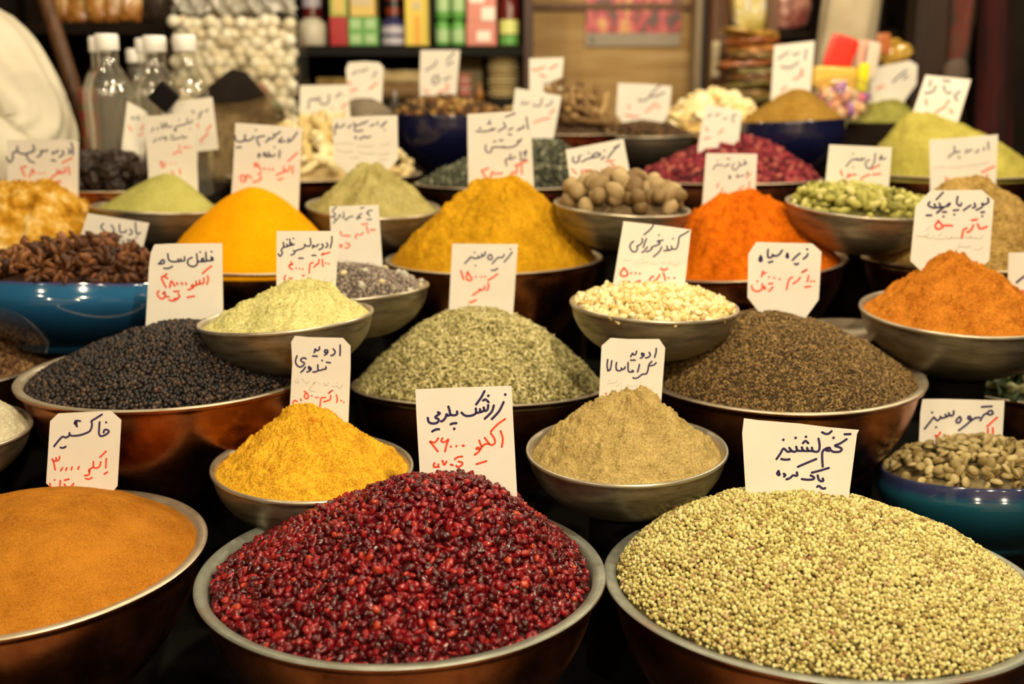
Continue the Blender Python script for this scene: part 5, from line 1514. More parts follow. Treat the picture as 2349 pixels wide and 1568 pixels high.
goods('dark_jar', 882, 922, -60, 40, pm['black'], 'black and rust jar behind the dark blue jar', 'jar', zs, yw=sy + 0.13, rnd=True, patch=((0, 1, 0.45, 0.55, pm['rust']), (0, 1, 0.65, 0.8, pm['rust'])))
goods('yellow_box', 930, 983, -60, 103, pm['yellow'], 'tall yellow box with orange stripe on the back shelf', 'box', zs, patch=((0.38, 0.62, 0.02, 0.42, pm['orange']), (0.3, 0.65, 0.5, 0.62, pm['cream'])))
for i, (xa, xb, w) in enumerate(((998, 1031, 'left'), (1034, 1067, 'right'))):
    goods('green_can', xa, xb, 44, 103, pm['green'], '%s lower shiny green can beside the shelf upright' % w, 'can', zs, rnd=True, patch=((0, 1, 0.15, 0.62, pm['palegreen']),))
    goods('green_can', xa, xb, -50, 42, pm['green'], '%s upper shiny green can beside the shelf upright' % w, 'can', ray_y(0, 44, sy + 0.02).z, rnd=True, patch=((0, 1, 0.2, 0.6, pm['palegreen']),))
goods('pink_box', 1070, 1139, 52, 103, pm['pink'], 'lower shiny pink-red box on the back shelf', 'box', zs, patch=((0.35, 0.8, 0.2, 0.65, pm['painted_shine']),))  # near-white patch is shine painted on the box front, not print
goods('pink_box', 1071, 1138, -50, 50, pm['pink'], 'upper shiny pink-red box on the back shelf', 'box', ray_y(0, 52, sy + 0.02).z, patch=((0.1, 0.6, 0.45, 0.9, pm['painted_shine']), (0.5, 0.95, 0.05, 0.35, pm['painted_shine'])))  # both patches are painted highlights on the glossy front
goods('sauce_bottle', 1144, 1192, -20, 103, pm['maroon'], 'maroon sauce bottle with lemon label at the right end of the back shelf', 'bottle', zs, rnd=True, patch=((0, 1, 0.22, 0.48, pm['lemon']), (0, 1, 0.02, 0.2, pm['green'])))

# lower shelf
ly = sy + 0.03
zz = zl
CRE = [plain('cream_tray_%d' % i, c, 0.7) for i, c in enumerate(((0.55, 0.44, 0.24), (0.66, 0.56, 0.34), (0.74, 0.66, 0.44)))]
for i in range(13):
    p, q = ray_y(1115, 0, ly), ray_y(1194, 0, ly)
    o = link('paper_tray', lathe('paper_tray', [(0, 0), (0.030, 0), (0.040, 0.0075), (0.042, 0.0078), (0.040, 0.0090), (0, 0.0090)], 32), [CRE[(i * 2) % 3]])
    o.location = ((p.x + q.x) / 2 + random.Random(i).uniform(-.002, .002), ly + 0.042, zz + i * 0.0092)
    tag(o, 'cream round tray in the tall stack at the right end of the lower shelf', 'tray', 'cream trays in the tall stack')
for i in range(6):
    p = ray_y(1064, 200, ly)
    o = link('pink_saucer', lathe('pink_saucer', [(0, 0), (0.014, 0), (0.0195, 0.008), (0.0200, 0.0095), (0.018, 0.0098), (0, 0.006)], 32), [pm['pink'] if i % 2 else plain('pale_pink', (0.70, 0.48, 0.42), 0.4)])
    o.location = (p.x, ly + 0.03, zz + i * 0.0102)
    tag(o, 'pink saucer in the small stack beside the cream trays', 'saucer', 'pink saucers in the small stack')
goods('cream_carton', 1050, 1106, 108, 168, plain('dull_cream_card', (0.34, 0.28, 0.15), 0.8), 'dull cream carton behind the pink saucers', 'carton', zz, yw=sy + 0.14)
def roll(label, xa, xb, yy, r, mat, yw, z):
    p, q = ray_y(xa, yy, yw), ray_y(xb, yy, yw)
    n = 7
    me = tube_mesh('wooden_roll', [(p.x + (q.x - p.x) * k / n, yw, z + 0.001 * math.sin(k * 1.7)) for k in range(n + 1)], [r * (1 + 0.06 * math.sin(k * 2.3)) for k in range(n + 1)], 16)
    o = link('wooden_roll', me, [mat])
    tag(o, label, 'roll')
roll('brown roll lying on the lower shelf', 868, 972, 211, 0.019, plain('brown_bark', (0.20, 0.115, 0.045), 0.8), ly + 0.03, zz + 0.02)
roll('pale roll lying on top of the brown one', 866, 970, 180, 0.0165, mottled('pale_bark', [(0.3, (0.42, 0.29, 0.12)), (0.7, (0.66, 0.52, 0.28))], 30, 0.8), ly + 0.03, zz + 0.054)
p = ray_y(1100, 210, ly)
o = link('orange_bottle', lathe('orange_bottle', [(0, 0), (0.010, 0), (0.010, 0.015), (0.003, 0.036), (0.003, 0.042), (0, 0.042)], 24), [plain('amber_plastic', (0.34, 0.13, 0.02), 0.3)])
o.location = (p.x, ly + 0.012, zz)
tag(o, 'small amber cone bottle beside the cream trays', 'bottle')
goods('brown_sack', 728, 800, 178, 228, mottled('yellow_brown_sacking', [(0.3, (0.10, 0.06, 0.015)), (0.7, (0.34, 0.22, 0.06))], 40, 0.9), 'yellow-brown bundle on the lower shelf', 'bundle', zz)
gp = ray_y(893, 205, 2.10)
o = link('glass_bottle', lathe('glass_bottle', [(0, 0), (0.013, 0), (0.013, 0.03), (0.006, 0.045), (0.006, 0.052), (0.008, 0.055), (0.008, 0.064), (0, 0.066)], 32), [CLEAR])
o.location = (gp.x, 2.20, gp.z - 0.066)
tag(o, 'small glass bottle left of the deep navy bowl', 'bottle')
o = box_obj('bottle_block', (gp.x, 2.20, (BZ - 0.04 + gp.z - 0.066) / 2), (0.03, 0.03, gp.z - 0.066 - BZ + 0.04), DARKWOOD)
tag(o, 'dark block under the small glass bottle', 'block')

# poster on the tan wall
a, b = ray_y(1343, 106, wy), ray_y(1567, -150, wy)
c_ = ray_y(1343, 76, wy)
root = box_obj('wall_calendar', ((a.x + b.x) / 2, wy - 0.004, (a.z + b.z) / 2), (b.x - a.x, 0.004, b.z - a.z), plain('grey_calendar_paper', (0.36, 0.30, 0.23), 0.6))
tag(root, 'wall calendar with red and pink market picture on the tan wall', 'calendar')
ART = mottled('red_pink_picture', [(0.30, (0.02, 0.006, 0.005)), (0.42, (0.10, 0.02, 0.010)), (0.49, (0.50, 0.02, 0.03)), (0.54, (0.56, 0.05, 0.12)), (0.59, (0.70, 0.25, 0.05)), (0.70, (0.72, 0.55, 0.25))], 24, 0.35, stretch=(1, 1, 0.6), detail=5)
box_obj('picture', (0, -0.0026, (c_.z - a.z) / 2), (b.x - a.x, 0.001, b.z - c_.z), ART, root)
box_obj('logo', (-(b.x - a.x) * 0.43, -0.0026, -(b.z - a.z) / 2 + (c_.z - a.z) * 0.45), (0.009, 0.001, 0.016), pm['black'], root)

# ------------------------------------------------------------------ right side: post, packet pile, cloths
ry = 2.78
p, q = ray_y(1634, 100, ry), ray_y(1690, 100, ry)
o = box_obj('wooden_post', ((p.x + q.x) / 2, ry + 0.04, 1.34), (q.x - p.x, 0.08, 2.68), BROWNWOOD, None, 0.003)
tag(o, 'brown wooden post beside the black trim of the tan wall', 'post')
p, q = ray_y(1632, 178, ry - 0.01), ray_y(1653, 94, ry - 0.01)
o2 = box_obj('paper_slip', ((p.x + q.x) / 2, ry - 0.004, (p.z + q.z) / 2), (q.x - p.x, 0.006, q.z - p.z), pm['cream'])
tag(o2, 'cream paper slip stuck on the brown wooden post', 'paper slip')
rack = link('packet_rack', None)
tag(rack, 'dark brown rack holding food packets right of the wooden post', 'rack')
rack.location = (0, 0, 0)
rx0, rx1 = ray_y(1692, 100, 2.7).x, ray_y(2120, 100, 2.7).x
zb = ray_y(1700, 238, 2.55).z
zt = ray_y(1740, 66, 2.62).z
box_obj('rack_board', ((rx0 + rx1) / 2, 2.72, zb - 0.01), (rx1 - rx0, 0.36, 0.02), DARKWOOD, rack)
box_obj('rack_board', ((rx0 + rx1) / 2, 2.80, zt - 0.01), (rx1 - rx0, 0.30, 0.02), DARKWOOD, rack)
box_obj('rack_back', ((rx0 + rx1) / 2, 2.965, 1.0), (rx1 - rx0, 0.02, 2.0), DARKWOOD, rack)
xm = ray_y(1775, 50, 2.64).x
box_obj('rack_upright', (xm, 2.66, (zb + zt) / 2 + 0.1), (0.022, 0.03, zt - zb + 0.2), BROWNWOOD, rack)
box_obj('rack_upright', (rx1, 2.76, 1.0), (0.03, 0.4, 2.0), DARKWOOD, rack)
box_obj('rack_upright', (rx0 + 0.01, 2.86, 1.0), (0.02, 0.2, 2.0), DARKWOOD, rack)
PK = [('olive', (0.26, 0.20, 0.055)), ('tan', (0.42, 0.26, 0.09)), ('olive', (0.30, 0.22, 0.06)), ('brown', (0.34, 0.15, 0.05)), ('olive', (0.28, 0.215, 0.06)), ('rust', (0.46, 0.15, 0.04)), ('tan', (0.48, 0.30, 0.10)), ('orange', (0.66, 0.27, 0.05)), ('rust', (0.48, 0.17, 0.06)), ('amber', (0.68, 0.40, 0.08))]
zc = zb
wrap = {}
for i, (cn, c) in enumerate(PK):
    if cn not in wrap:
        wrap[cn] = mottled(cn + '_food_packet', [(0.35, tuple(v * 0.5 for v in c)), (0.65, c)], 40, 0.25, spec=0.5, coat=0.4)
    th = 0.0165
    o = pillow('food_packet', (ray_y(1728 + 6 * math.sin(i * 2.1), 160, 2.62).x + 0.010 * math.sin(i * 4.7), 2.62 + 0.006 * (i % 2), zc + th / 2), (0.118 + 0.012 * math.sin(i * 2.9), 0.10, th * 1.25), wrap[cn], (0.06 * math.sin(i * 1.9), 0.10 * math.sin(i * 2.3), 0.25 * math.sin(i * 3.1)), i, 0.7, None, 0.22)
    tag(o, '%s food packet, number %d from below in the pile by the wooden post' % (cn, i + 1), 'packet', 'flat packets in the pile by the post')
    zc += th * 0.97
for i, xx in enumerate((1700, 1735, 1768)):
    o = pillow('snack_bag', (ray_y(xx, 40, 2.70).x, 2.70, zt + 0.05), (0.044, 0.05, 0.10), mottled('yellow_white_wrap_%d' % i, [(0.38, (0.58, 0.44, 0.09)), (0.55, (0.70, 0.60, 0.25)), (0.66, (0.82, 0.80, 0.70))], 22, 0.2, coat=0.5), (0.1, 0.2 * (i - 1), 0.1), i + 30, 0.5, None, 0.12)
    tag(o, ('yellow-white snack bag next to the wooden post', 'yellow snack bag in the middle of three above the packet pile', 'yellow-white snack bag farthest from the wooden post')[i], 'snack bag', 'snack bags above the packet pile')
o = pillow('pink_bag', (ray_y(1815, 4, 2.70).x, 2.70, zt + 0.048), (0.085, 0.06, 0.090), mottled('pink_wrap', [(0.4, (0.22, 0.06, 0.05)), (0.6, (0.52, 0.26, 0.20))], 30, 0.2, coat=0.5), (0, 0, 0), 41)
tag(o, 'pinkish bag beside the yellow snack bags at the top photo edge', 'snack bag')

# white cloth hanging behind the sweets
wc = 2.50
V, F = [], []
N, M = 40, 30
zt2, zb2 = ray_y(1950, -160, wc).z, BZ
for i in range(M + 1):
    t = i / M
    z = zt2 + (zb2 - zt2) * t
    yp = 0 + t
    xl = ray_y(1900 - 34 * min(1.0, t * 1.4), 50, wc).x
    xr = ray_y(2030 - 30 * min(1.0, t * 1.4), 50, wc).x
    for j in range(N):
        a = 2 * math.pi * j / N
        w = (xr - xl) / 2
        f = 1 + 0.05 * math.sin(5 * a + 3 * t) + 0.03 * math.sin(9 * a)
        V.append(((xl + xr) / 2 + w * f * math.cos(a), wc + 0.05 * f * math.sin(a), z))
for i in range(M):
    for j in range(N):
        F.append((i * N + j, i * N + (j + 1) % N, (i + 1) * N + (j + 1) % N, (i + 1) * N + j))
o = link('white_cloth', mesh_np('white_cloth', V, F), [mottled('cream_white_cloth', [(0.4, (0.44, 0.36, 0.23)), (0.6, (0.54, 0.46, 0.32))], 9, 0.9)])
tag(o, 'cream-white cloth hanging behind the red packet', 'cloth')

# sweets and bright packets
def rpack(name, x, y, w, h, rot, col, label, yw, th=0.012, rough=0.35, coat=0.3):
    c = ray_y(x, y, yw)
    k = yw / FPX * 1.03
    o = pillow(name, c, (w * k, th, h * k), plain(name + '_wrap', col, rough, coat=coat), (0, math.radians(rot), 0), int(x), 0.3, None, 0.03)
    tag(o, label, 'packet')
rpack('red_packet', 1928, 122, 62, 74, 17, (0.80, 0.022, 0.006), 'bright red packet leaning in front of the white cloth', 2.30)
rpack('yellow_packet', 1912, 180, 98, 50, 3, (0.78, 0.50, 0.07), 'yellow packet lying below the bright red packet', 2.24, 0.03)
rpack('lemon_packet', 1979, 178, 24, 62, 4, (0.88, 0.78, 0.01), 'small lemon yellow packet beside the bag of sweets', 2.25)
rpack('striped_packet', 1982, 128, 34, 66, 2, (0.72, 0.40, 0.30), 'pale pink striped packet right of the bright red packet', 2.32)
rpack('orange_packet', 2026, 100, 30, 44, -3, (0.46, 0.13, 0.03), 'orange-brown packet under the dark fabric on the right', 2.36)
rpack('white_packet', 2000, 140, 26, 80, 6, (0.74, 0.64, 0.52), 'whitish packet left of the golden bag', 2.30)
o = pillow('golden_bag', ray_y(2052, 124, 2.42), (0.070, 0.04, 0.050), mottled('golden_film', [(0.35, (0.22, 0.12, 0.02)), (0.5, (0.55, 0.32, 0.05)), (0.7, (0.72, 0.52, 0.16))], 30, 0.15, coat=1.0), (0, 0, 0), 77, 0.8, None, 0.25)
tag(o, 'shiny golden bag above the eight-sided bright card', 'bag')
SWEET = grainy('sweet_wrapper', [(0.0, (0.30, 0.10, 0.42)), (0.25, (0.50, 0.24, 0.58)), (0.45, (0.78, 0.10, 0.16)), (0.62, (0.82, 0.36, 0.40)), (0.80, (0.85, 0.46, 0.14)), (1.0, (0.80, 0.66, 0.50))], 0.3, 0.5, by='object', coat=0.4)
sm = [proto_mesh('wrapped_sweet', *wrinkled(3, (0.013, 0.009, 0.008), 0.25, 1.5, i + 130), SWEET) for i in range(4)]
rg = random.Random(8)
sc_ = ray_y(1927, 230, 2.20)
for i in range(64):
    while True:
        u, w = rg.uniform(-1, 1), rg.uniform(-1, 1)
        if u * u + w * w < 1:
            break
    o = bpy.data.objects.new('wrapped_sweet', sm[i % 4])
    COL.objects.link(o)
    o.location = (sc_.x + 0.044 * u, sc_.y + rg.uniform(-0.018, 0.018), sc_.z + 0.030 * w)
    o.rotation_euler = [rg.uniform(0, 6) for _ in range(3)]
    tag(o, 'colourful wrapped sweet in the clear bag behind the olive green mound', 'sweet', 'wrapped sweets in the clear bag')
o = pillow('sweet_bag', sc_, (0.118, 0.075, 0.086), FILM, (0, 0, 0), 5, 0.7, None, 0.05)
tag(o, 'clear bag of purple, pink and orange wrapped sweets', 'bag')
zsb = sc_.z - 0.043
o = box_obj('goods_crate', (sc_.x + 0.06, 2.33, (BZ + zsb) / 2), (0.26, 0.20, zsb - BZ if zsb > BZ + 0.02 else 0.03), DARKWOOD)
tag(o, 'dark crate under the bag of sweets and bright packets', 'crate')

# brown beam and dark cloths
bx = 2.45
p0, p1 = ray_y(2140, -120, bx), ray_y(2118, 330, bx)
me = bpy.data.meshes.new('slanted_beam')
bm = bmesh.new()
w0, w1 = 0.030, 0.045
ptop = Vector((p0.x, bx, p0.z + 0.35))
pbot = Vector((p1.x - 0.01, bx, 0.0))
vs = []
for pz, w in ((pbot, w1), (ptop, w0)):
    for dx, dy in ((-w, -0.03), (w, -0.03), (w, 0.03), (-w, 0.03)):
        vs.append(bm.verts.new((pz.x + dx, pz.y + dy, pz.z)))
for f in ((0, 1, 5, 4), (1, 2, 6, 5), (2, 3, 7, 6), (3, 0, 4, 7), (4, 5, 6, 7), (3, 2, 1, 0)):
    bm.faces.new([vs[i] for i in f])
bm.to_mesh(me)
bm.free()
o = link('wooden_post', me, [mottled('very_dark_wood', [(0.35, (0.010, 0.004, 0.0015)), (0.6, (0.028, 0.011, 0.0035)), (0.75, (0.07, 0.028, 0.008))], 7, 0.7, stretch=(9, 9, 0.5))])
tag(o, 'dark slanted post right of the eight-sided bright card', 'post')
def drape(name, xs, ytop, ybot, yw, mat, label, depth=0.03, seed=0):
    V, F = [], []
    N, M = 36, 24
    zt, zb = ray_y(xs[0], ytop, yw).z, ray_y(xs[0], ybot, yw).z
    for i in range(M + 1):
        t = i / M
        xl = ray_y(xs[0] + (xs[2] - xs[0]) * t, 100, yw).x
        xr = ray_y(xs[1] + (xs[3] - xs[1]) * t, 100, yw).x
        for j in range(N):
            a = 2 * math.pi * j / N
            f = 1 + 0.12 * math.sin(6 * a + seed + 2 * t) + 0.06 * math.sin(11 * a + seed)
            V.append(((xl + xr) / 2 + (xr - xl) / 2 * math.cos(a), yw + depth * f * math.sin(a), zt + (zb - zt) * t))
    for i in range(M):
        for j in range(N):
            F.append((i * N + j, i * N + (j + 1) % N, (i + 1) * N + (j + 1) % N, (i + 1) * N + j))
    F2 = [tuple(range(N)), tuple(M * N + j for j in range(N))[::-1]]
    me = bpy.data.meshes.new(name)
    me.from_pydata(V, [], F + F2)
    me.polygons.foreach_set('use_smooth', np.full(len(me.polygons), True))
    o = link(name, me, [mat])
    tag(o, label, 'cloth')
drape('hanging_scarf', (2170, 2238, 2178, 2222), -150, 150, 2.40, mottled('dark_flowered_fabric', [(0.40, (0.016, 0.013, 0.009)), (0.56, (0.035, 0.028, 0.019)), (0.64, (0.12, 0.022, 0.016)), (0.75, (0.07, 0.06, 0.03))], 9, 0.9, stretch=(1, 1, 0.4)), 'dark scarf with dull red marks hanging right of the slanted post', 0.025, 1)
drape('hanging_cloth', (2228, 2292, 2262, 2352), -150, 420, 2.46, mottled('dark_red_cloth', [(0.35, (0.012, 0.001, 0.001)), (0.7, (0.055, 0.003, 0.003))], 9, 0.9, stretch=(3, 3, 0.5)), 'long dark red cloth hanging near the right photo edge', 0.03, 2)
o = pillow('grey_pouch', ray_y(2192, 168, 2.38), (0.05, 0.04, 0.06), plain('grey_brown_fabric', (0.10, 0.07, 0.055), 0.9), (0, 0, 0), 3, 0.9)
tag(o, 'grey-brown rounded pouch below the dark scarf', 'pouch')

# ------------------------------------------------------------------ left: packets on a high shelf, leaning pole
lz = ray_y(225, 52, 2.45)
hs = box_obj('wall_shelf', (ray_y(210, 40, 2.52).x, 2.56, lz.z - 0.012), (0.42, 0.26, 0.024), DARKWOOD)
tag(hs, 'dark shelf board in the top left corner carrying orange packets', 'shelf')
br2 = box_obj('bracket_panel', (0.0, 0.136, 0.16), (0.42, 0.012, 0.30), DARKWOOD, hs)
ORP = mottled('orange_brown_wrap', [(0.35, (0.20, 0.07, 0.015)), (0.52, (0.46, 0.20, 0.035)), (0.66, (0.66, 0.46, 0.20))], 30, 0.25, coat=0.4)
for i, xx in enumerate((140, 182, 222, 262, 302)):
    c = ray_y(xx, 20, 2.48)
    o = pillow('orange_packet', (c.x, 2.48 + 0.01 * (i % 2), lz.z + 0.035), (0.042, 0.05, 0.07), ORP, (0, 0.12 * math.sin(i * 2), 0.1 * i), i + 60, 0.4, None, 0.10)
    tag(o, ('orange-brown packet at the left end of the top left shelf', 'second orange-brown packet from the left on the top left shelf', 'middle orange-brown packet on the top left shelf', 'orange-brown packet right of the middle one on the top left shelf', 'orange-brown packet at the right end of the top left shelf')[i], 'packet', 'orange packets on the top left shelf')
c = ray_y(352, 10, 2.48)
o = pillow('dark_bag', (c.x, 2.49, lz.z + 0.05), (0.055, 0.05, 0.10), mottled('dark_brown_wrap', [(0.4, (0.02, 0.012, 0.008)), (0.7, (0.09, 0.06, 0.05))], 30, 0.3), (0, 0, 0), 70, 0.5)
tag(o, 'dark brown bag beside the orange packets, left of the bag of white balls', 'bag')
p0, p1 = ray_y(92, -40, 2.12), ray_y(196, 290, 2.05)
d = (Vector(p1) - Vector(p0)).normalized()
e0, e1 = Vector(p0) - d * 0.3, Vector(p1) + d * ((Vector(p1).z - BZ) / -d.z)
me = tube_mesh('leaning_pole', [e0, e0.lerp(e1, .3), e0.lerp(e1, .6), e1], [0.014] * 4, 14)
o = link('leaning_pole', me, [mottled('brown_pole_wood', [(0.35, (0.045, 0.018, 0.007)), (0.7, (0.13, 0.055, 0.02))], 8, 0.5, stretch=(9, 9, 0.6))])
tag(o, 'brown wooden pole leaning behind the white sleeve', 'pole')
bk2 = box_obj('added_dark_screen', (1.60, 2.90, 1.2), (0.9, 0.03, 2.4), DARKWALL)  # added sheet over the bright tan wall to keep this corner dark
tag(bk2, 'added dark screen standing in for the darkness at the back right', 'screen')
bk = box_obj('added_dark_screen', (-1.45, 2.90, 1.2), (1.05, 0.03, 2.4), DARKWALL)  # added sheet in the same way, for the dark left back
tag(bk, 'added dark screen standing in for the darkness at the back left', 'screen')

# ------------------------------------------------------------------ the seller in a white shirt
def skin_mesh(name, verts, edges, radii, mat, parent=None, sub=2, root=0):
    me = bpy.data.meshes.new(name)
    me.from_pydata(verts, edges, [])
    o = link(name, me, [mat], parent)
    sk = o.modifiers.new('skin', 'SKIN')
    sk.use_smooth_shade = True
    for i, d in enumerate(me.skin_vertices[0].data):
        d.radius = radii[i] if isinstance(radii[i], tuple) else (radii[i], radii[i])
        d.use_root = (i == root)
    ss = o.modifiers.new('sub', 'SUBSURF')
    ss.levels = ss.render_levels = sub
    return o
SKIN = plain('skin', (0.62, 0.29, 0.17), 0.5)
SHIRT = mottled('white_shirt_cotton', [(0.4, (0.60, 0.555, 0.44)), (0.6, (0.66, 0.62, 0.50))], 8, 0.9, spec=0.15)
TROUSER = plain('dark_trousers', (0.02, 0.018, 0.016), 0.9, spec=0.2)
HAIR = plain('black_hair', (0.012, 0.008, 0.006), 0.6)
man = link('person', None)
man.location = (-0.98, 1.84, 0.0)
tag(man, 'person in a white shirt with rolled sleeve, bent arm, cut by the left photo edge', 'person')
def L(x, y, z):                                # world -> the person's own frame
    return (x + 0.98, y - 1.84, z)
sh, el, wr = L(-0.82, 1.80, 1.315), L(-0.732, 1.755, 1.175), L(-0.88, 1.63, 1.085)
V = [L(-1.0, 1.84, 0.86), L(-1.0, 1.84, 1.02), L(-0.99, 1.83, 1.18), L(-0.985, 1.82, 1.31), L(-0.98, 1.80, 1.41), L(-0.975, 1.78, 1.45), L(-0.97, 1.765, 1.52),
     sh, ((sh[0] + el[0]) / 2, (sh[1] + el[1]) / 2, (sh[2] + el[2]) / 2), el, ((el[0] + wr[0]) / 2 + .005, (el[1] + wr[1]) / 2, (el[2] + wr[2]) / 2), wr, L(-0.905, 1.60, 1.065),
     L(-1.15, 1.85, 1.315), L(-1.20, 1.80, 1.17), L(-1.19, 1.74, 1.05), L(-1.12, 1.66, 1.00), L(-1.09, 1.64, 0.985),
     L(-0.91, 1.84, 0.80), L(-0.90, 1.83, 0.46), L(-0.90, 1.85, 0.07), L(-0.90, 1.74, 0.035),
     L(-1.09, 1.84, 0.80), L(-1.10, 1.83, 0.46), L(-1.10, 1.85, 0.07), L(-1.10, 1.74, 0.035)]
Ed = [(0, 1), (1, 2), (2, 3), (3, 4), (4, 5), (5, 6), (3, 7), (7, 8), (8, 9), (9, 10), (10, 11), (11, 12), (3, 13), (13, 14), (14, 15), (15, 16), (16, 17), (0, 18), (18, 19), (19, 20), (20, 21), (0, 22), (22, 23), (23, 24), (24, 25)]
Rr = [(.14, .10), (.13, .095), (.14, .10), (.13, .095), .055, .06, .085, .055, .047, .040, .038, .028, .022, .055, .044, .038, .028, .022, .08, .055, .04, .035, .08, .055, .04, .035]
skin_mesh('body', V, Ed, Rr, SKIN, man)
def hand(w, dirv, side):                       # palm, four curled fingers of different lengths and a thumb from its side
    d = Vector(dirv).normalized()
    s_ = Vector(side).normalized()
    n = d.cross(s_)
    w = Vector(w)
    vs, es, rs = [w, w + d * .035, w + d * .065], [(0, 1), (1, 2)], [(.020, .013), (.030, .013), (.032, .012)]
    for k, (off, ln) in enumerate(((-.026, .062), (-.009, .072), (.009, .068), (.025, .054))):
        b = len(vs)
        q = w + d * .075 + s_ * off
        vs += [q, q + d * ln * .45 - n * .004, q + d * ln * .75 - n * .016, q + d * ln * .90 - n * .032]
        es += [(2, b), (b, b + 1), (b + 1, b + 2), (b + 2, b + 3)]
        rs += [.0092, .0085, .0078, .0068]
    b = len(vs)
    q = w + d * .025 - s_ * .030
    vs += [q, q + d * .025 - s_ * .022, q + d * .050 - s_ * .028 - n * .01]
    es += [(1, b), (b, b + 1), (b + 1, b + 2)]
    rs += [.011, .0095, .008]
    return [tuple(v) for v in vs], es, rs
hv, he, hr = hand(L(-0.905, 1.60, 1.065), (-0.55, -0.6, -0.45), (0.3, -0.5, 0.6))
skin_mesh('hand', hv, he, hr, SKIN, man, 1)
hv, he, hr = hand(L(-1.09, 1.64, 0.985), (0.3, -0.8, -0.3), (-0.8, -0.3, 0.1))
skin_mesh('hand', hv, he, hr, SKIN, man, 1)
hvv, hff = ico(4)
hd = hvv * np.array((0.078, 0.096, 0.112))
fz = np.exp(-((hvv[:, 0] / 0.16) ** 2 + ((hvv[:, 2] + 0.10) / 0.22) ** 2)) * (hvv[:, 1] < 0)
hd[:, 1] -= 0.024 * fz                          # nose
chin = np.exp(-((hvv[:, 0] / 0.3) ** 2 + ((hvv[:, 2] + 0.85) / 0.2) ** 2)) * (hvv[:, 1] < 0.2)
hd[:, 1] -= 0.014 * chin
for sx in (-1, 1):
    sock = np.exp(-(((hvv[:, 0] - sx * 0.38) / 0.18) ** 2 + ((hvv[:, 2] - 0.06) / 0.13) ** 2)) * (hvv[:, 1] < 0)
    hd[:, 1] += 0.010 * sock
head = link('head', mesh_np('head', hd, hff), [SKIN], man, L(-0.965, 1.755, 1.555))
EYEW = plain('eye_white', (0.50, 0.44, 0.38), 0.4)
EYEB = plain('dark_iris', (0.02, 0.01, 0.006), 0.3)
for sx in (-1, 1):
    link('eye', mesh_np('eye', hvv * 0.012, hff), [EYEW], head, (sx * 0.030, -0.0765, 0.008))
    link('iris', mesh_np('iris', hvv * 0.0058, hff), [EYEB], head, (sx * 0.030, -0.0845, 0.008))
    link('ear', mesh_np('ear', hvv * np.array((0.010, 0.022, 0.032)), hff), [SKIN], head, (sx * 0.078, 0.005, 0.0))
box_obj('mouth', (0, -0.088, -0.052), (0.042, 0.008, 0.008), plain('lips', (0.42, 0.13, 0.10), 0.5), head, 0.003)
hm = hvv[:, 2] > -0.1
ha = hvv.copy() * np.array((0.084, 0.103, 0.117))
front = (hvv[:, 1] < -0.25) & (hvv[:, 2] < 0.62)
ha[front] *= 0.86
ha[~hm] *= 0.86
ha *= (1 + 0.015 * fbm(hvv * 9, 3, 4))[:, None]
link('hair', mesh_np('hair', ha, hff), [HAIR], head, (0, 0.006, 0.006))
# shirt: torso and two wide sleeves with folds, one surface each side joined at the shoulders
def cloth_tube(pts, rad, sides, fold, seed, squash=1.0):
    me = tube_mesh('t', pts, rad, sides, cap=False)
    n = len(me.vertices)
    co = np.empty(n * 3)
    me.vertices.foreach_get('co', co)
    co = co.reshape(-1, 3)
    f = np.array([list(p.vertices) for p in me.polygons])
    bpy.data.meshes.remove(me)
    k = len(pts)
    c = np.repeat(np.array([list(p) for p in pts]), sides, 0)
    d = co - c
    ang = np.tile(np.arange(sides) / sides * 2 * math.pi, k)
    t = np.repeat(np.arange(k) / (k - 1), sides)
    sharp = lambda x: 1 - 2 * np.abs(np.sin(x / 2))
    e = fbm(co * 9, 2, seed) * 1.6
    w = fold * (0.6 * sharp(8 * ang + 3.5 * t + seed + e) + 0.4 * sharp(13 * ang - 5 * t + 2 * e)) * (0.55 + 0.9 * t) + 0.25 * fold * np.sin(3 * ang + 5 * t + seed)
    return c + d * (1 + w)[:, None], f
def path(ctrl, n):
    out = []
    for i in range(n):
        t = i / (n - 1) * (len(ctrl) - 1)
        k = min(int(t), len(ctrl) - 2)
        out.append(Vector(ctrl[k]).lerp(Vector(ctrl[k + 1]), t - k))
    return out
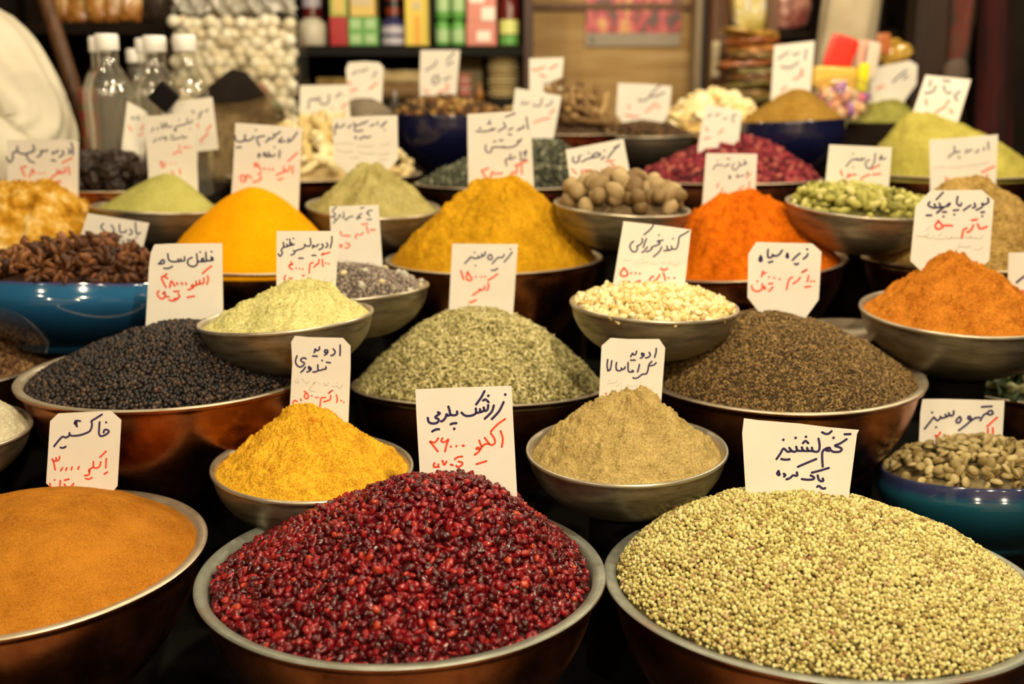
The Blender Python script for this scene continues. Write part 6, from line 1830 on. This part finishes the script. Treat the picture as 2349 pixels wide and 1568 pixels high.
def path2(c, n):                               # the same, rounded at the bends
    q = path(c, n)
    for _ in range(6):
        q = [q[0]] + [(q[i - 1] + q[i] * 2 + q[i + 1]) / 4 for i in range(1, n - 1)] + [q[-1]]
    return q
parts = []
tp = path([L(-1.0, 1.845, 0.84), L(-1.0, 1.84, 1.02), L(-0.99, 1.83, 1.2), L(-0.985, 1.82, 1.33), L(-0.982, 1.805, 1.40), L(-0.98, 1.80, 1.425)], 40)
tr_ = [0.165 if i < 26 else 0.165 - 0.11 * ((i - 26) / 13) ** 1.6 for i in range(40)]
parts.append(cloth_tube(tp, tr_, 48, 0.05, 1))
sp_ = path2([L(-0.93, 1.81, 1.335), L(-0.83, 1.80, 1.315), L(-0.775, 1.775, 1.245), L(-0.738, 1.755, 1.185), L(-0.752, 1.735, 1.165), L(-0.775, 1.715, 1.150)], 44)
sr = [0.075 + 0.012 * math.sin(math.pi * min(1, i / 26)) - (0.006 if i > 32 else 0) for i in range(44)]
parts.append(cloth_tube(sp_, sr, 96, 0.075, 3))
sp2 = path([L(-1.04, 1.83, 1.335), L(-1.15, 1.85, 1.32), L(-1.20, 1.80, 1.18), L(-1.205, 1.78, 1.12)], 30)
parts.append(cloth_tube(sp2, [0.075] * 30, 36, 0.08, 5))
off = 0
VV, FF = [], []
for v_, f_ in parts:
    VV.append(v_)
    FF.append(f_ + off)
    off += len(v_)
so = link('shirt', mesh_np('shirt', np.concatenate(VV), np.concatenate(FF)), [SHIRT], man)
sd = so.modifiers.new('thick', 'SOLIDIFY')
sd.thickness = 0.003
cf_ = cloth_tube(path([L(-0.745, 1.745, 1.175), L(-0.790, 1.700, 1.138)], 8), [0.066, 0.070, 0.073, 0.074, 0.073, 0.071, 0.067, 0.06], 40, 0.05, 7)
link('rolled_cuff', mesh_np('rolled_cuff', *cf_), [SHIRT], man)
for s in (0.09, -0.10):
    tb = cloth_tube(path([(s, 0, 0.92), (s, -0.01, 0.46), (s, 0.01, 0.06)], 24), [0.11 - 0.045 * i / 23 for i in range(24)], 28, 0.05, 9)
    link('trouser_leg', mesh_np('trouser_leg', *tb), [TROUSER], man)
